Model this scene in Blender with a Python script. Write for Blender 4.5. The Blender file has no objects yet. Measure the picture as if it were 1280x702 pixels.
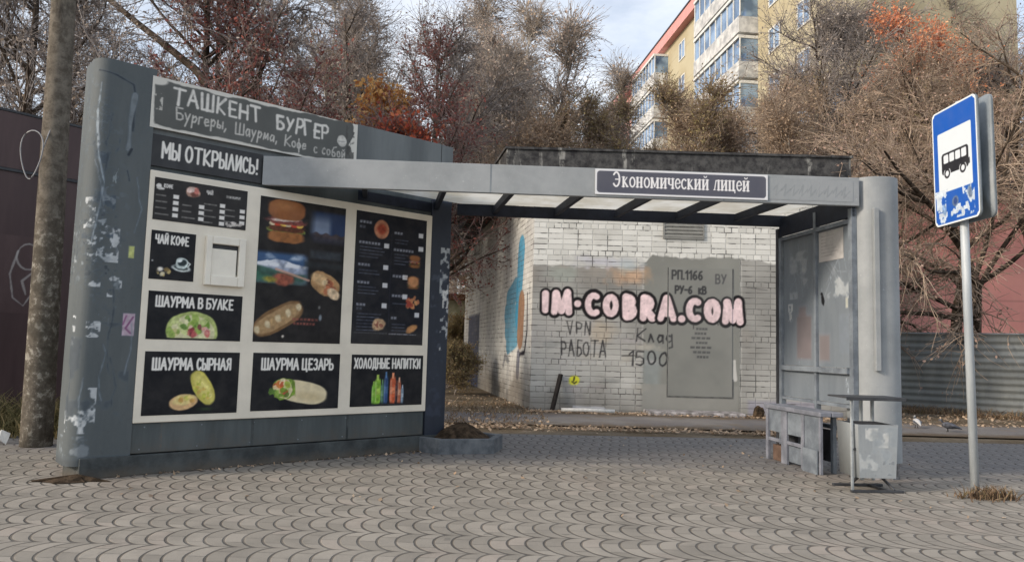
import bpy, math, random
import numpy as np
from mathutils import Vector, Matrix
SC = bpy.context.scene
COL = SC.collection
R = math.radians
# ------------------------------------------------------------------ camera, sky, sun, exposure
cam = bpy.data.cameras.new('camera'); cam.sensor_width = 36; cam.lens = 36*930/1280
cam.clip_end = 2000; cam.clip_start = .05
co = bpy.data.objects.new('camera', cam); COL.objects.link(co)
pitch = math.atan(82/930)
co.matrix_world = Matrix.Translation((0, 0, 1.1)) @ Matrix.Rotation(math.pi/2+pitch, 4, 'X') @ Matrix.Rotation(.028, 4, 'Z')
SC.camera = co
SC.view_settings.view_transform = 'Standard'; SC.view_settings.look = 'None'
SC.view_settings.exposure = 1.25; SC.view_settings.gamma = 1
SUN_EL, SUN_AZ = R(24), R(-115)        # azimuth of the sun measured from +Y towards +X
W = bpy.data.worlds.new('World'); SC.world = W; W.use_nodes = True
wn = W.node_tree; wn.nodes.clear()
wo = wn.nodes.new('ShaderNodeOutputWorld'); bg = wn.nodes.new('ShaderNodeBackground')
sky = wn.nodes.new('ShaderNodeTexSky'); sky.sky_type = 'NISHITA'; sky.sun_disc = False
sky.sun_elevation = SUN_EL; sky.sun_rotation = SUN_AZ; sky.air_density = 1.0; sky.dust_density = 2.0; sky.ozone_density = 1.5
tcw = wn.nodes.new('ShaderNodeTexCoord'); mpw = wn.nodes.new('ShaderNodeMapping'); mpw.inputs['Scale'].default_value = (1, 1, 2.4)
nzw = wn.nodes.new('ShaderNodeTexNoise'); nzw.inputs['Scale'].default_value = 2.3; nzw.inputs['Detail'].default_value = 7; nzw.inputs['Roughness'].default_value = .6
crw = wn.nodes.new('ShaderNodeValToRGB'); crw.color_ramp.elements[0].position = .42; crw.color_ramp.elements[1].position = .72; crw.color_ramp.elements[0].color = (.38, .38, .38, 1)
mxw = wn.nodes.new('ShaderNodeMix'); mxw.data_type = 'RGBA'; mxw.inputs['B'].default_value = (6.2, 6.4, 6.7, 1)
wn.links.new(tcw.outputs['Generated'], mpw.inputs['Vector']); wn.links.new(mpw.outputs['Vector'], nzw.inputs['Vector'])
wn.links.new(nzw.outputs['Fac'], crw.inputs['Fac']); wn.links.new(crw.outputs['Color'], mxw.inputs['Factor'])
wn.links.new(sky.outputs['Color'], mxw.inputs['A']); wn.links.new(mxw.outputs['Result'], bg.inputs['Color'])
bg.inputs['Strength'].default_value = .085
wn.links.new(bg.outputs['Background'], wo.inputs['Surface'])
sl = bpy.data.lights.new('sun', 'SUN'); sl.energy = 1.4; sl.angle = R(10); sl.color = (1, .87, .72)
so = bpy.data.objects.new('sun', sl); COL.objects.link(so)
sd = Vector((math.sin(SUN_AZ)*math.cos(SUN_EL), math.cos(SUN_AZ)*math.cos(SUN_EL), math.sin(SUN_EL)))
so.rotation_euler = sd.to_track_quat('Z', 'Y').to_euler()

# ------------------------------------------------------------------ helpers: colours, nodes
def lin(c):
    c = np.asarray(c, float)/255
    return np.where(c <= .04045, c/12.92, ((c+.055)/1.055)**2.4)
def L4(c): return (*[float(v) for v in lin(c)], 1)
class X:                                             # tiny expression wrapper over math nodes
    nt = None
    def __init__(s, sock): s.s = sock
    @staticmethod
    def op(o, a, b=None, c=None):
        n = X.nt.nodes.new('ShaderNodeMath'); n.operation = o
        for i, v in enumerate((a, b, c)):
            if v is None: continue
            if isinstance(v, X): X.nt.links.new(v.s, n.inputs[i])
            else: n.inputs[i].default_value = v
        return X(n.outputs[0])
    def __add__(a, b): return X.op('ADD', a, b)
    def __radd__(a, b): return X.op('ADD', b, a)
    def __sub__(a, b): return X.op('SUBTRACT', a, b)
    def __rsub__(a, b): return X.op('SUBTRACT', b, a)
    def __mul__(a, b): return X.op('MULTIPLY', a, b)
    def __rmul__(a, b): return X.op('MULTIPLY', b, a)
    def __truediv__(a, b): return X.op('DIVIDE', a, b)
def fr(a): return X.op('FRACT', a)
def fl(a): return X.op('FLOOR', a)
def ab(a): return X.op('ABSOLUTE', a)
def mn(a, b): return X.op('MINIMUM', a, b)
def mxm(a, b): return X.op('MAXIMUM', a, b)
def ss(a, lo, hi):
    n = X.nt.nodes.new('ShaderNodeMapRange'); n.interpolation_type = 'SMOOTHSTEP'
    n.inputs['From Min'].default_value = lo; n.inputs['From Max'].default_value = hi
    X.nt.links.new(a.s, n.inputs['Value']); return X(n.outputs[0])
def mixc(f, a, b, mode='MIX'):
    n = X.nt.nodes.new('ShaderNodeMix'); n.data_type = 'RGBA'; n.blend_type = mode
    for k, v in (('Factor', f), ('A', a), ('B', b)):
        sk = [i for i in n.inputs if i.identifier == (k+'_Float' if k == 'Factor' else k+'_Color')][0]
        if isinstance(v, X): X.nt.links.new(v.s, sk)
        else: sk.default_value = v
    return X([o for o in n.outputs if o.identifier == 'Result_Color'][0])
def coord(kind='Object'):
    n = X.nt.nodes.new('ShaderNodeTexCoord'); return X(n.outputs[kind])
def sep(v):
    n = X.nt.nodes.new('ShaderNodeSeparateXYZ'); X.nt.links.new(v.s, n.inputs[0]); return [X(o) for o in n.outputs]
def comb(x, y, z=0.):
    n = X.nt.nodes.new('ShaderNodeCombineXYZ')
    for i, v in enumerate((x, y, z)):
        if isinstance(v, X): X.nt.links.new(v.s, n.inputs[i])
        else: n.inputs[i].default_value = v
    return X(n.outputs[0])
def noise(vec, scale, detail=4, rough=.55, out='Fac'):
    n = X.nt.nodes.new('ShaderNodeTexNoise'); n.inputs['Scale'].default_value = scale
    n.inputs['Detail'].default_value = detail; n.inputs['Roughness'].default_value = rough
    X.nt.links.new(vec.s, n.inputs['Vector']); return X(n.outputs[out])
def mscale(vec, sx, sy, sz):
    n = X.nt.nodes.new('ShaderNodeMapping'); n.inputs['Scale'].default_value = (sx, sy, sz)
    X.nt.links.new(vec.s, n.inputs['Vector']); return X(n.outputs[0])
def begin(name, rough=.7, spec=.3):
    m = bpy.data.materials.new(name); m.use_nodes = True; X.nt = m.node_tree
    b = m.node_tree.nodes['Principled BSDF']; b.inputs['Roughness'].default_value = rough
    b.inputs['Specular IOR Level'].default_value = spec
    return m, b
def setc(b, c, key='Base Color'):
    if isinstance(c, X): X.nt.links.new(c.s, b.inputs[key])
    else: b.inputs[key].default_value = c
def bump(b, h, strength=.3, dist=.02):
    n = X.nt.nodes.new('ShaderNodeBump'); n.inputs['Strength'].default_value = strength; n.inputs['Distance'].default_value = dist
    X.nt.links.new(h.s, n.inputs['Height']); X.nt.links.new(n.outputs[0], b.inputs['Normal'])
def plain(name, c, rough=.7, spec=.3, var=.18, scale=6, c2=None, streak=False, bmp=.15, metal=0, dirt=0):
    m, b = begin(name, rough, spec); b.inputs['Metallic'].default_value = metal
    v = coord()
    if streak: v = mscale(v, 1, 1, .12)
    n1 = noise(v, scale, 6, .65)
    d = [x*(1-var*1.6) for x in lin(c)]; l = [min(1, x*(1+var)) for x in (lin(c2) if c2 is not None else lin(c))]
    c_ = mixc(ss(n1, .32, .68), (*d, 1), (*l, 1))
    if dirt:                                          # splashed mud and scuffs near the ground, a few rust runs
        vv = coord(); xx, yy, zz = sep(vv); nd = noise(vv, 9, 6, .7); nr = noise(mscale(vv, 1, 1, .05), 9, 4, .7)
        c_ = mixc((1-ss(zz+nd*dirt*1.2, dirt*.45, dirt*1.5))*.75, c_, L4((92, 84, 74)))
        c_ = mixc(ss(nr, .66, .72)*ss(nd, .42, .6)*.5, c_, L4((112, 92, 76))); c_ = mixc(ss(noise(vv, 42, 4, .7), .66, .72)*.5, c_, (*[min(1, q*2.2) for q in lin(c)], 1))
    setc(b, c_)
    if bmp: bump(b, noise(coord(), scale*6, 5, .7), bmp, .01)
    return m

# ------------------------------------------------------------------ helpers: meshes and objects
def tag(o, label=None, cat=None, group=None, kind=None):
    if label: o['label'] = label
    if cat: o['category'] = cat
    if group: o['group'] = group
    if kind: o['kind'] = kind
    return o
def empty(name, loc=(0, 0, 0), rz=0, label=None, cat=None, group=None):
    o = bpy.data.objects.new(name, None); COL.objects.link(o); o.empty_display_size = .2
    o.location = loc; o.rotation_euler = (0, 0, rz)
    return tag(o, label, cat, group)
class MB:
    def __init__(s): s.v = []; s.f = []; s.m = []; s.n = 0; s.uv = []
    def add(s, V, Fs, mi=0):
        s.v.append(np.asarray(V, float).reshape(-1, 3))
        for f in Fs: s.f.append(tuple(int(i)+s.n for i in f)); s.m.append(mi)
        s.n += len(s.v[-1]); return s
    def box(s, x0, x1, y0, y1, z0, z1, mi=0, M=None):
        V = np.array([(x, y, z) for z in (z0, z1) for y in (y0, y1) for x in (x0, x1)], float)
        if M is not None: V = np.array([tuple(M @ Vector(p)) for p in V])
        return s.add(V, [(0, 2, 3, 1), (4, 5, 7, 6), (0, 1, 5, 4), (2, 6, 7, 3), (0, 4, 6, 2), (1, 3, 7, 5)], mi)
    def hexa(s, b4, t4, mi=0):                      # 4 bottom + 4 top points, same winding (ccw from above)
        return s.add(list(b4)+list(t4), [(3, 2, 1, 0), (4, 5, 6, 7)]+[(i, (i+1) % 4, 4+(i+1) % 4, 4+i) for i in range(4)], mi)
    def prism(s, pts, z0, z1, mi=0):
        n = len(pts)
        return s.add([(*p, z0) for p in pts]+[(*p, z1) for p in pts],
                     [tuple(range(n-1, -1, -1)), tuple(range(n, 2*n))]+[(i, (i+1) % n, n+(i+1) % n, n+i) for i in range(n)], mi)
    def bar(s, a, b, w, h, mi=0, up=(0, 0, 1)):
        a, b = Vector(a), Vector(b); d = (b-a).normalized(); u = Vector(up)
        if abs(d.dot(u)) > .95: u = Vector((1, 0, 0))
        sd_ = d.cross(u).normalized()*w/2; u = sd_.cross(d).normalized()*h/2
        q = [-sd_-u, sd_-u, sd_+u, -sd_+u]
        return s.add([tuple(a+k) for k in q]+[tuple(b+k) for k in q], [(3, 2, 1, 0), (4, 5, 6, 7)]+[(i, (i+1) % 4, 4+(i+1) % 4, 4+i) for i in range(4)], mi)
    def tube(s, pts, rad, k=10, mi=0, closed=False):
        pts = [Vector(p) for p in pts]; n = len(pts)
        if np.isscalar(rad): rad = [rad]*n
        V = []; ref = Vector((.31, .2, 1)).normalized()
        for i, p in enumerate(pts):
            a = pts[(i-1) % n] if (closed or i) else p; c = pts[(i+1) % n] if (closed or i < n-1) else p
            d = (c-a).normalized()
            r_ = ref if abs(d.dot(ref)) < .9 else Vector((1, .1, 0)).normalized()
            e1 = d.cross(r_).normalized(); e2 = d.cross(e1)
            V += [tuple(p+(e1*math.cos(t)+e2*math.sin(t))*rad[i]) for t in np.linspace(0, 2*math.pi, k, endpoint=False)]
        Fs = []
        for i in range(n if closed else n-1):
            j = (i+1) % n
            Fs += [(i*k+q, i*k+(q+1) % k, j*k+(q+1) % k, j*k+q) for q in range(k)]
        if not closed: Fs += [tuple(range(k-1, -1, -1)), tuple((n-1)*k+q for q in range(k))]
        return s.add(V, Fs, mi)
    def build(s, name, mats, parent=None, loc=None, off=None, bevel=0, smooth=False):
        me = bpy.data.meshes.new(name); V = np.concatenate(s.v)
        if off is not None: V = V-np.asarray(off)
        me.from_pydata(V.tolist(), [], s.f)
        if not isinstance(mats, (list, tuple)): mats = [mats]
        for m in mats: me.materials.append(m)
        me.polygons.foreach_set('material_index', s.m)
        if smooth: me.polygons.foreach_set('use_smooth', [True]*len(s.f))
        me.update()
        o = bpy.data.objects.new(name, me); COL.objects.link(o)
        if parent: o.parent = parent
        if loc is not None: o.location = loc
        if bevel:
            bv = o.modifiers.new('bevel', 'BEVEL'); bv.width = bevel; bv.segments = 2; bv.limit_method = 'ANGLE'
        return o
def arrays_mesh(name, V, Q, mats, mi=None, smooth=False):
    """Q: (n,4) array, or a list of faces of any length."""
    me = bpy.data.meshes.new(name); n, q = len(V), len(Q)
    if isinstance(Q, np.ndarray): flat = Q.ravel(); tot = np.full(q, Q.shape[1], np.int32)
    else: flat = np.array([i for f in Q for i in f]); tot = np.array([len(f) for f in Q], np.int32)
    me.vertices.add(n); me.vertices.foreach_set('co', np.asarray(V, np.float32).ravel())
    me.loops.add(len(flat)); me.loops.foreach_set('vertex_index', flat.astype(np.int32))
    me.polygons.add(q); me.polygons.foreach_set('loop_start', np.concatenate([[0], np.cumsum(tot)[:-1]]).astype(np.int32))
    for m in mats: me.materials.append(m)
    if mi is not None: me.polygons.foreach_set('material_index', np.asarray(mi, np.int32))
    if smooth: me.polygons.foreach_set('use_smooth', np.ones(q, bool))
    me.update(calc_edges=True); me.validate(); return me

# ------------------------------------------------------------------ painted prints: a small numpy raster that becomes vertex colours of a real surface
def vnoise(ny, nx, ky, kx, rng):
    g = rng.random((ky+2, kx+2)); y = np.linspace(0, ky, ny); x = np.linspace(0, kx, nx)
    yi, xi = y.astype(int), x.astype(int); fy, fx = (y-yi)[:, None], (x-xi)[None]
    fy, fx = fy*fy*(3-2*fy), fx*fx*(3-2*fx)
    a = g[yi][:, xi]; b = g[yi][:, xi+1]; c = g[yi+1][:, xi]; d = g[yi+1][:, xi+1]
    return (a*(1-fx)+b*fx)*(1-fy)+(c*(1-fx)+d*fx)*fy
class Ras:
    def __init__(s, w, h, cell, col, alpha=1., seed=1):
        s.w, s.h = w, h; s.nx, s.ny = int(round(w/cell))+1, int(round(h/cell))+1
        s.x = np.linspace(0, w, s.nx)[None].repeat(s.ny, 0); s.y = np.linspace(0, h, s.ny)[:, None].repeat(s.nx, 1)
        s.rgb = np.ones((s.ny, s.nx, 3))*np.array(col, float); s.a = np.ones((s.ny, s.nx))*alpha
        s.rng = np.random.default_rng(seed); s.c = cell
    def noise(s, size, octv=3):
        o = 0; k = 0
        for i in range(octv):
            o = o+vnoise(s.ny, s.nx, max(1, int(s.h/size*2**i)), max(1, int(s.w/size*2**i)), s.rng)/2**i; k += 1/2**i
        return o/k
    def put(s, m, col, var=0, size=.05):
        m = np.clip(m, 0, 1); c = np.array(col, float)*np.ones((s.ny, s.nx, 3))
        if var: c = c*(1+var*(s.noise(size)-.5)*2)[..., None]
        s.rgb = s.rgb*(1-m[..., None])+np.clip(c, 0, 255)*m[..., None]; s.a = s.a*(1-m)+m
    def sm(s, d, soft=None): return np.clip(.5-d/(soft or s.c*1.2), 0, 1)
    def rect(s, x0, x1, y0, y1, col, soft=None, var=0, size=.05, k=1):
        d = np.maximum(np.maximum(x0-s.x, s.x-x1), np.maximum(y0-s.y, s.y-y1)); s.put(k*s.sm(d, soft), col, var, size)
    def ell(s, cx, cy, rx, ry, col, rot=0, soft=None, var=.12, size=.03, wob=0, k=1, p=2, clip=None):
        c, n = math.cos(rot), math.sin(rot); X_, Y_ = s.x-cx, s.y-cy; u = (X_*c+Y_*n)/rx; v = (-X_*n+Y_*c)/ry
        r = (np.abs(u)**p+np.abs(v)**p)**(1/p)
        if wob: r = r*(1+wob*(s.noise(min(rx, ry))-.5)*2)
        m = k*s.sm((r-1)*min(rx, ry), soft)
        if clip is not None: m = m*clip
        s.put(m, col, var, size); return m
    def stroke(s, pts, w, col, wob=0, k=1, var=0, dry=0):
        d = s.dist(pts)
        if wob: d = d+w*wob*(s.noise(w*4, 2)-.5)
        m = k*s.sm(d-w/2)
        if dry: m = m*np.clip(1.3-dry*s.noise(w*1.2, 2)*1.6, 0, 1)
        s.put(m, col, var)
    def dist(s, pts):
        D = np.full((s.ny, s.nx), 9.)
        pts = [np.array(p, float) for p in pts]
        if len(pts) == 1: pts = pts*2
        for a, b in zip(pts[:-1], pts[1:]):
            ba = b-a; L = max(1e-9, ba@ba)
            t = np.clip(((s.x-a[0])*ba[0]+(s.y-a[1])*ba[1])/L, 0, 1)
            D = np.minimum(D, np.hypot(s.x-a[0]-t*ba[0], s.y-a[1]-t*ba[1]))
        return D
    def text(s, txt, x, y, h, w, col, adv=None, sx=1., slope=0, wob=0, jit=0, dry=0, gap=.28, font=None, slant=0):
        rr = random.Random(len(txt)*7+1); cx = x
        for ch in txt:
            if ch == ' ': cx += h*.5*sx; continue
            G = (font or FONT)[ch]; gw = max(max(p[0] for p in st) for st in G)
            hh = h*(1+jit*3.2*(rr.random()-.5)); dy = jit*1.6*h*(rr.random()-.5); sk = slant+jit*4*(rr.random()-.5)
            for st in G:
                q = [(cx+(p[0]+sk*p[1])*h*sx+jit*h*(rr.random()-.5), y+dy+slope*(cx-x)+p[1]*hh+jit*h*(rr.random()-.5)) for p in st]
                s.stroke(q, w, col, wob, dry=dry)
            cx += (gw+gap)*h*sx
        return cx-x
    def fit(s, txt, x, y, w, h, wt, col, gap=.27, **k):
        n = 0
        for ch in txt: n += .42 if ch == ' ' else max(max(p[0] for p in st) for st in FONT[ch])+gap
        sx = (w-wt)/((n-gap)*h)
        cx = x+wt/2
        for ch in txt:
            if ch == ' ': cx += .42*h*sx; continue
            G = FONT[ch]; gw = max(max(p[0] for p in st) for st in G)
            for st in G: s.stroke([(cx+p[0]*h*sx, y+wt/2+p[1]*(h-wt)) for p in st], wt, col, **k)
            cx += (gw+gap)*h*sx
    def grid(s, P):                                 # P: (u,v arrays) -> positions
        V = P(s.x.ravel(), s.y.ravel()); i = np.arange(s.nx*s.ny).reshape(s.ny, s.nx)
        Q = np.stack([i[:-1, :-1], i[:-1, 1:], i[1:, 1:], i[1:, :-1]], -1).reshape(-1, 4)
        C = np.concatenate([lin(np.clip(s.rgb, 0, 255)), s.a[..., None]], -1).reshape(-1, 4)
        return V, Q, C
def print_obj(name, parts, mats, parent=None, uv=True, extra=None, smooth=False):
    """parts: list of (V,Q,C,UV,material index); extra: MB with unpainted faces."""
    Vs, Q, Cs, Us, Ms = [], [], [], [], []; n = 0
    for V, q, C, U, mi in parts:
        Vs.append(V); Q += [tuple(f) for f in (q+n).tolist()]; Cs.append(C); Us.append(U); Ms.append(np.full(len(q), mi)); n += len(V)
    if extra is not None:
        V = np.concatenate(extra.v); Vs.append(V); Q += [tuple(i+n for i in f) for f in extra.f]; Cs.append(np.tile([.5, .5, .5, 0], (len(V), 1)))
        Us.append(V[:, [0, 2]]); Ms.append(np.array(extra.m)); n += len(V)
    V = np.concatenate(Vs)
    me = arrays_mesh(name, V, Q, mats, np.concatenate(Ms), smooth)
    at = me.color_attributes.new('paint', 'FLOAT_COLOR', 'POINT'); at.data.foreach_set('color', np.concatenate(Cs).astype(np.float32).ravel())
    U = np.concatenate(Us); ul = me.uv_layers.new(name='UVMap')
    li = np.empty(len(me.loops), np.int32); me.loops.foreach_get('vertex_index', li)
    ul.data.foreach_set('uv', U[li].astype(np.float32).ravel())
    o = bpy.data.objects.new(name, me); COL.objects.link(o)
    if parent: o.parent = parent
    return o
def attr(out='Color'):
    n = X.nt.nodes.new('ShaderNodeAttribute'); n.attribute_name = 'paint'; return X(n.outputs[out])
def m_print(name='printed vinyl', rough=.5, spec=.22):
    m, b = begin(name, rough, spec); n = noise(coord(), 9, 5)
    setc(b, mixc(ss(n, .25, .8)*.05, attr(), (.35, .33, .3, 1)))
    return m
# stroke letters on a unit-high grid
def arc(cx, cy, rx, ry, a0, a1, n=12): return [(cx+rx*math.cos(R(t)), cy+ry*math.sin(R(t))) for t in np.linspace(a0, a1, n)]
_O = arc(.32, .5, .32, .5, 0, 360, 18)
FONT = {
 'Т': [[(0, 1), (.75, 1)], [(.37, 1), (.37, 0)]], 'А': [[(0, 0), (.34, 1), (.68, 0)], [(.13, .36), (.55, .36)]],
 'Ш': [[(0, 1), (0, 0), (.85, 0), (.85, 1)], [(.42, 1), (.42, 0)]], 'К': [[(0, 0), (0, 1)], [(.55, 1), (0, .42), (.6, 0)]],
 'Е': [[(.55, 1), (.08, 1), (.08, 0), (.58, 0)], [(0, .52), (.45, .52)]], 'Н': [[(0, 0), (0, 1)], [(.6, 0), (.6, 1)], [(0, .5), (.6, .5)]],
 'Б': [[(.55, 1), (0, 1), (0, 0), (.35, 0), (.55, .15), (.55, .4), (.35, .55), (0, .55)]], 'У': [[(0, 1), (.3, .42)], [(.6, 1), (.15, 0)]],
 'Р': [[(0, 0), (0, 1), (.38, 1), (.55, .85), (.55, .6), (.38, .45), (0, .45)]], 'Г': [[(0, 0), (0, 1), (.55, 1)]],
 'О': [_O], 'Л': [[(0, 0), (.3, 1), (.6, 0)]], 'П': [[(0, 0), (0, 1), (.55, 1), (.55, 0)]],
 'В': [[(0, 0), (0, 1), (.38, 1), (.5, .85), (.5, .65), (.36, .52), (0, .52)], [(.36, .52), (.56, .36), (.56, .15), (.4, 0), (0, 0)]],
 'V': [[(0, 1), (.3, 0), (.62, 1)]], 'P': [[(0, 0), (0, 1), (.38, 1), (.55, .85), (.55, .6), (.38, .45), (0, .45)]], 'N': [[(0, 0), (0, 1), (.5, 0), (.5, 1)]],
 '1': [[(0, .75), (.25, 1), (.25, 0)]], '5': [[(.5, 1), (.06, 1), (0, .55), (.3, .62), (.52, .45), (.5, .15), (.28, 0), (0, .08)]],
 '0': [arc(.25, .5, .25, .5, 0, 360, 16)], '6': [[(.45, .95), (.2, .85), (.02, .45), (.02, .2), (.2, 0), (.4, .05), (.5, .25), (.38, .5), (.15, .5), (.03, .3)]],
 '.': [[(.0, .02)]], '-': [[(0, .5), (.4, .5)]], ',': [[(.1, .05), (0, -.2)]],
 'М': [[(0, 0), (0, 1), (.36, .35), (.72, 1), (.72, 0)]], 'С': [arc(.28, .5, .28, .5, 40, 320, 14)], 'Ц': [[(0, 1), (0, .02), (.55, .02), (.66, .02), (.66, -.16)], [(.52, 1), (.52, .02)]],
 'З': [arc(.24, .75, .24, .25, 150, -80, 8)+arc(.24, .26, .27, .26, 80, -150, 8)], 'Ь': [[(0, 1), (0, 0), (.36, 0), (.52, .14), (.52, .4), (.36, .54), (0, .54)]],
 'Ы': [[(0, 1), (0, 0), (.3, 0), (.44, .14), (.44, .4), (.3, .54), (0, .54)], [(.68, 1), (.68, 0)]], 'Х': [[(0, 1), (.58, 0)], [(.58, 1), (0, 0)]],
 'Д': [[(0, -.14), (0, .04), (.68, .04), (.68, -.14)], [(.12, .04), (.2, 1), (.54, 1), (.54, .04)]], '!': [[(.05, 1), (.05, .36)], [(.05, .03), (.05, .0)]], 'Я': [[(.5, 0), (.5, 1), (.18, 1), (0, .8), (.15, .52), (.5, .52)], [(.2, .52), (0, 0)]],
 'к': [[(0, 0), (0, .75)], [(.4, .7), (0, .35), (.42, 0)]],
 'б': [[(.5, 1.05), (.2, .95), (.03, .6), (.03, .25), (.2, 0), (.42, .1), (.45, .35), (.25, .5), (.05, .35)]],
 'у': [[(0, .6), (.18, .15)], [(.42, .6), (.02, -.4)]], 'р': [[(0, -.4), (.05, .6)], [(.05, .4), (.25, .6), (.42, .4), (.3, .08), (.06, .1)]],
 'г': [[(0, 0), (.06, .55), (.35, .55)]], 'е': [[(.03, .28), (.38, .32), (.32, .55), (.12, .55), (.0, .25), (.12, 0), (.4, .08)]],
 'ы': [[(0, .6), (.02, .02), (.25, .0), (.32, .2), (.05, .32)], [(.5, .6), (.5, 0)]],
 'ш': [[(0, .6), (0, .02), (.35, .02), (.35, .6)], [(.35, .02), (.7, .02), (.7, .6)]], 'а': [[(.4, .55), (.15, .58), (0, .28), (.12, .0), (.36, .15), (.4, .55), (.42, .0)]],
 'м': [[(0, 0), (.08, .55), (.25, .1), (.45, .55), (.5, 0)]], 'о': [arc(.2, .28, .2, .28, 0, 360, 12)],
 'ф': [arc(.2, .28, .2, .25, 0, 360, 12), [(.2, .9), (.2, -.35)]], 'с': [arc(.2, .28, .2, .28, 50, 310, 10)],
 'й': [[(0, .6), (0, .02), (.36, .6), (.36, 0)], [(.08, .8), (.18, .72), (.3, .82)]],
 'л': [[(0, 0), (.18, .6), (.36, 0)]], 'д': [[(.38, .5), (.15, .55), (.02, .28), (.15, .02), (.38, .2), (.4, .6), (.36, -.3), (.1, -.35)]],
 'И': [[(0, 1), (0, 0), (.5, 1), (.5, 0)]], 'Ф': [arc(.3, .55, .3, .32, 0, 360, 14), [(.3, 1), (.3, 0)]], 'Й': [[(0, 1), (0, 0), (.5, 1), (.5, 0)], [(.12, 1.2), (.38, 1.2)]],
 'Ч': [[(0, 1), (0, .5), (.5, .45)], [(.5, 1), (.5, 0)]],
}

# ================================================================== MATERIALS OF THE SETTING
def m_paver():
    m, b = begin('wave pavers', .82, .25); co_ = coord(); x, y, z = sep(co_)
    w = noise(co_, .35, 2)
    xs = x+(w-.5)*.12; ys = y+(noise(co_, .5, 1)-.5)*.1
    P, a, A = .37, .106, .12
    q = ys/P; p = fr(q); row = fl(q)
    t = 2*p-1
    cc = X.op('SQRT', mxm(1-t*t, .02)); xl = A*(1-cc)-ys*(a/P)*.5
    u = (xs-xl)/a; col = fl(u); d = ab(fr(u)-.5)      # .5 at a joint
    slope = (2*A/P)*(t/cc)-(a/P)*.5
    px = (.5-d)*a/X.op('SQRT', slope*slope+1)         # metres from the long joint
    col2 = fr(col*.5)*2
    yy = fr(ys/(P*.5)+col2*.5); py = mn(yy, 1-yy)*(P*.5)
    j = mn(px, py+.0055)
    wear = noise(co_, 14, 3)
    joint = (1-ss(j+(wear-.5)*.005, .003, .0105))*(.6+.4*ss(noise(co_, 1.1, 4, .65), .3, .6))
    n = X.nt.nodes.new('ShaderNodeTexWhiteNoise'); n.noise_dimensions = '2D'
    X.nt.links.new(comb(col, fl(ys/(P*.5)+col2*.5)).s, n.inputs['Vector']); rnd = X(n.outputs['Value'])
    big = noise(co_, .45, 4); fine = noise(co_, 60, 5, .7); med = noise(co_, 3, 5, .6)
    base = mixc(rnd, L4((139, 133, 124)), L4((163, 156, 146)))
    base = mixc(ss(rnd, .86, .98)*.25, base, L4((164, 146, 136)))
    base = mixc(ss(big, .53, .7)*.35, base, L4((154, 138, 128)))
    base = mixc(ss(med, .4, .75)*.45, base, L4((112, 108, 101)))
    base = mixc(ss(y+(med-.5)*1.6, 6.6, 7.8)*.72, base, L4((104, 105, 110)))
    base = mixc(fine*.35, base, L4((100, 98, 92)))
    base = mixc(ss(noise(co_, 7, 2), .68, .74)*.45, base, L4((92, 90, 86)))
    base = mixc(ss(noise(co_, 2.1, 6, .75), .58, .7)*.35, base, L4((108, 106, 100)))
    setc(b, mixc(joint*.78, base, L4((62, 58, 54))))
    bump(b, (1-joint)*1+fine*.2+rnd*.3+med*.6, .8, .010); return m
def m_ground():
    m, b = begin('bare earth and asphalt', .95, .1); co_ = coord(); x, y, z = sep(co_)
    n1 = noise(co_, .8, 5, .6); n2 = noise(co_, 18, 6, .75)
    c = mixc(ss(n1, .4, .6), L4((104, 92, 76)), L4((120, 110, 96)))
    c = mixc(ss(n2, .45, .7)*.6, c, L4((74, 66, 54))); setc(b, c); bump(b, n2+n1, .6, .03); return m
def m_asphalt():
    m, b = begin('old asphalt', .88, .2); co_ = coord(); x, y, z = sep(co_); n1 = noise(co_, .7, 5, .6); n2 = noise(co_, 45, 5, .7)
    c = mixc(ss(n1, .35, .65), L4((112, 108, 108)), L4((134, 130, 126)))
    c = mixc(n2*.4, c, L4((84, 80, 78))); n3 = noise(co_, 1.6, 6, .7)
    c = mixc(ss(ab(y-11.9)+n3*1.9, 1.35, 1.95), c, mixc(n2, L4((112, 98, 82)), L4((78, 68, 56))))
    c = mixc(ss(n3, .55, .66)*.6, c, L4((126, 114, 98))); setc(b, c); bump(b, n2+n3, .5, .02); return m
def brick_nodes(bw=.273, rh=.1, mortar=.007):
    uv = X.nt.nodes.new('ShaderNodeUVMap'); uv = X(uv.outputs[0]); u, v, _ = sep(uv)
    r = fl(v/rh); rm = r-fl(r/5)*5; hdr = X.op('COMPARE', rm, 3., .1)
    bwv = bw-(bw*.5)*hdr
    uu = u/bwv+hdr*.25
    fu = fr(uu); fv = fr(v/rh)
    du = mn(fu, 1-fu)*bwv; dv = mn(fv, 1-fv)*rh
    w = noise(comb(u, v), 7, 3)
    j = 1-ss(mn(du, dv)+(w-.5)*.010, mortar*.4, mortar*1.7)
    n = X.nt.nodes.new('ShaderNodeTexWhiteNoise'); n.noise_dimensions = '2D'
    X.nt.links.new(comb(fl(uu), r).s, n.inputs['Vector'])
    return uv, j, X(n.outputs['Value']), hdr
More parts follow.
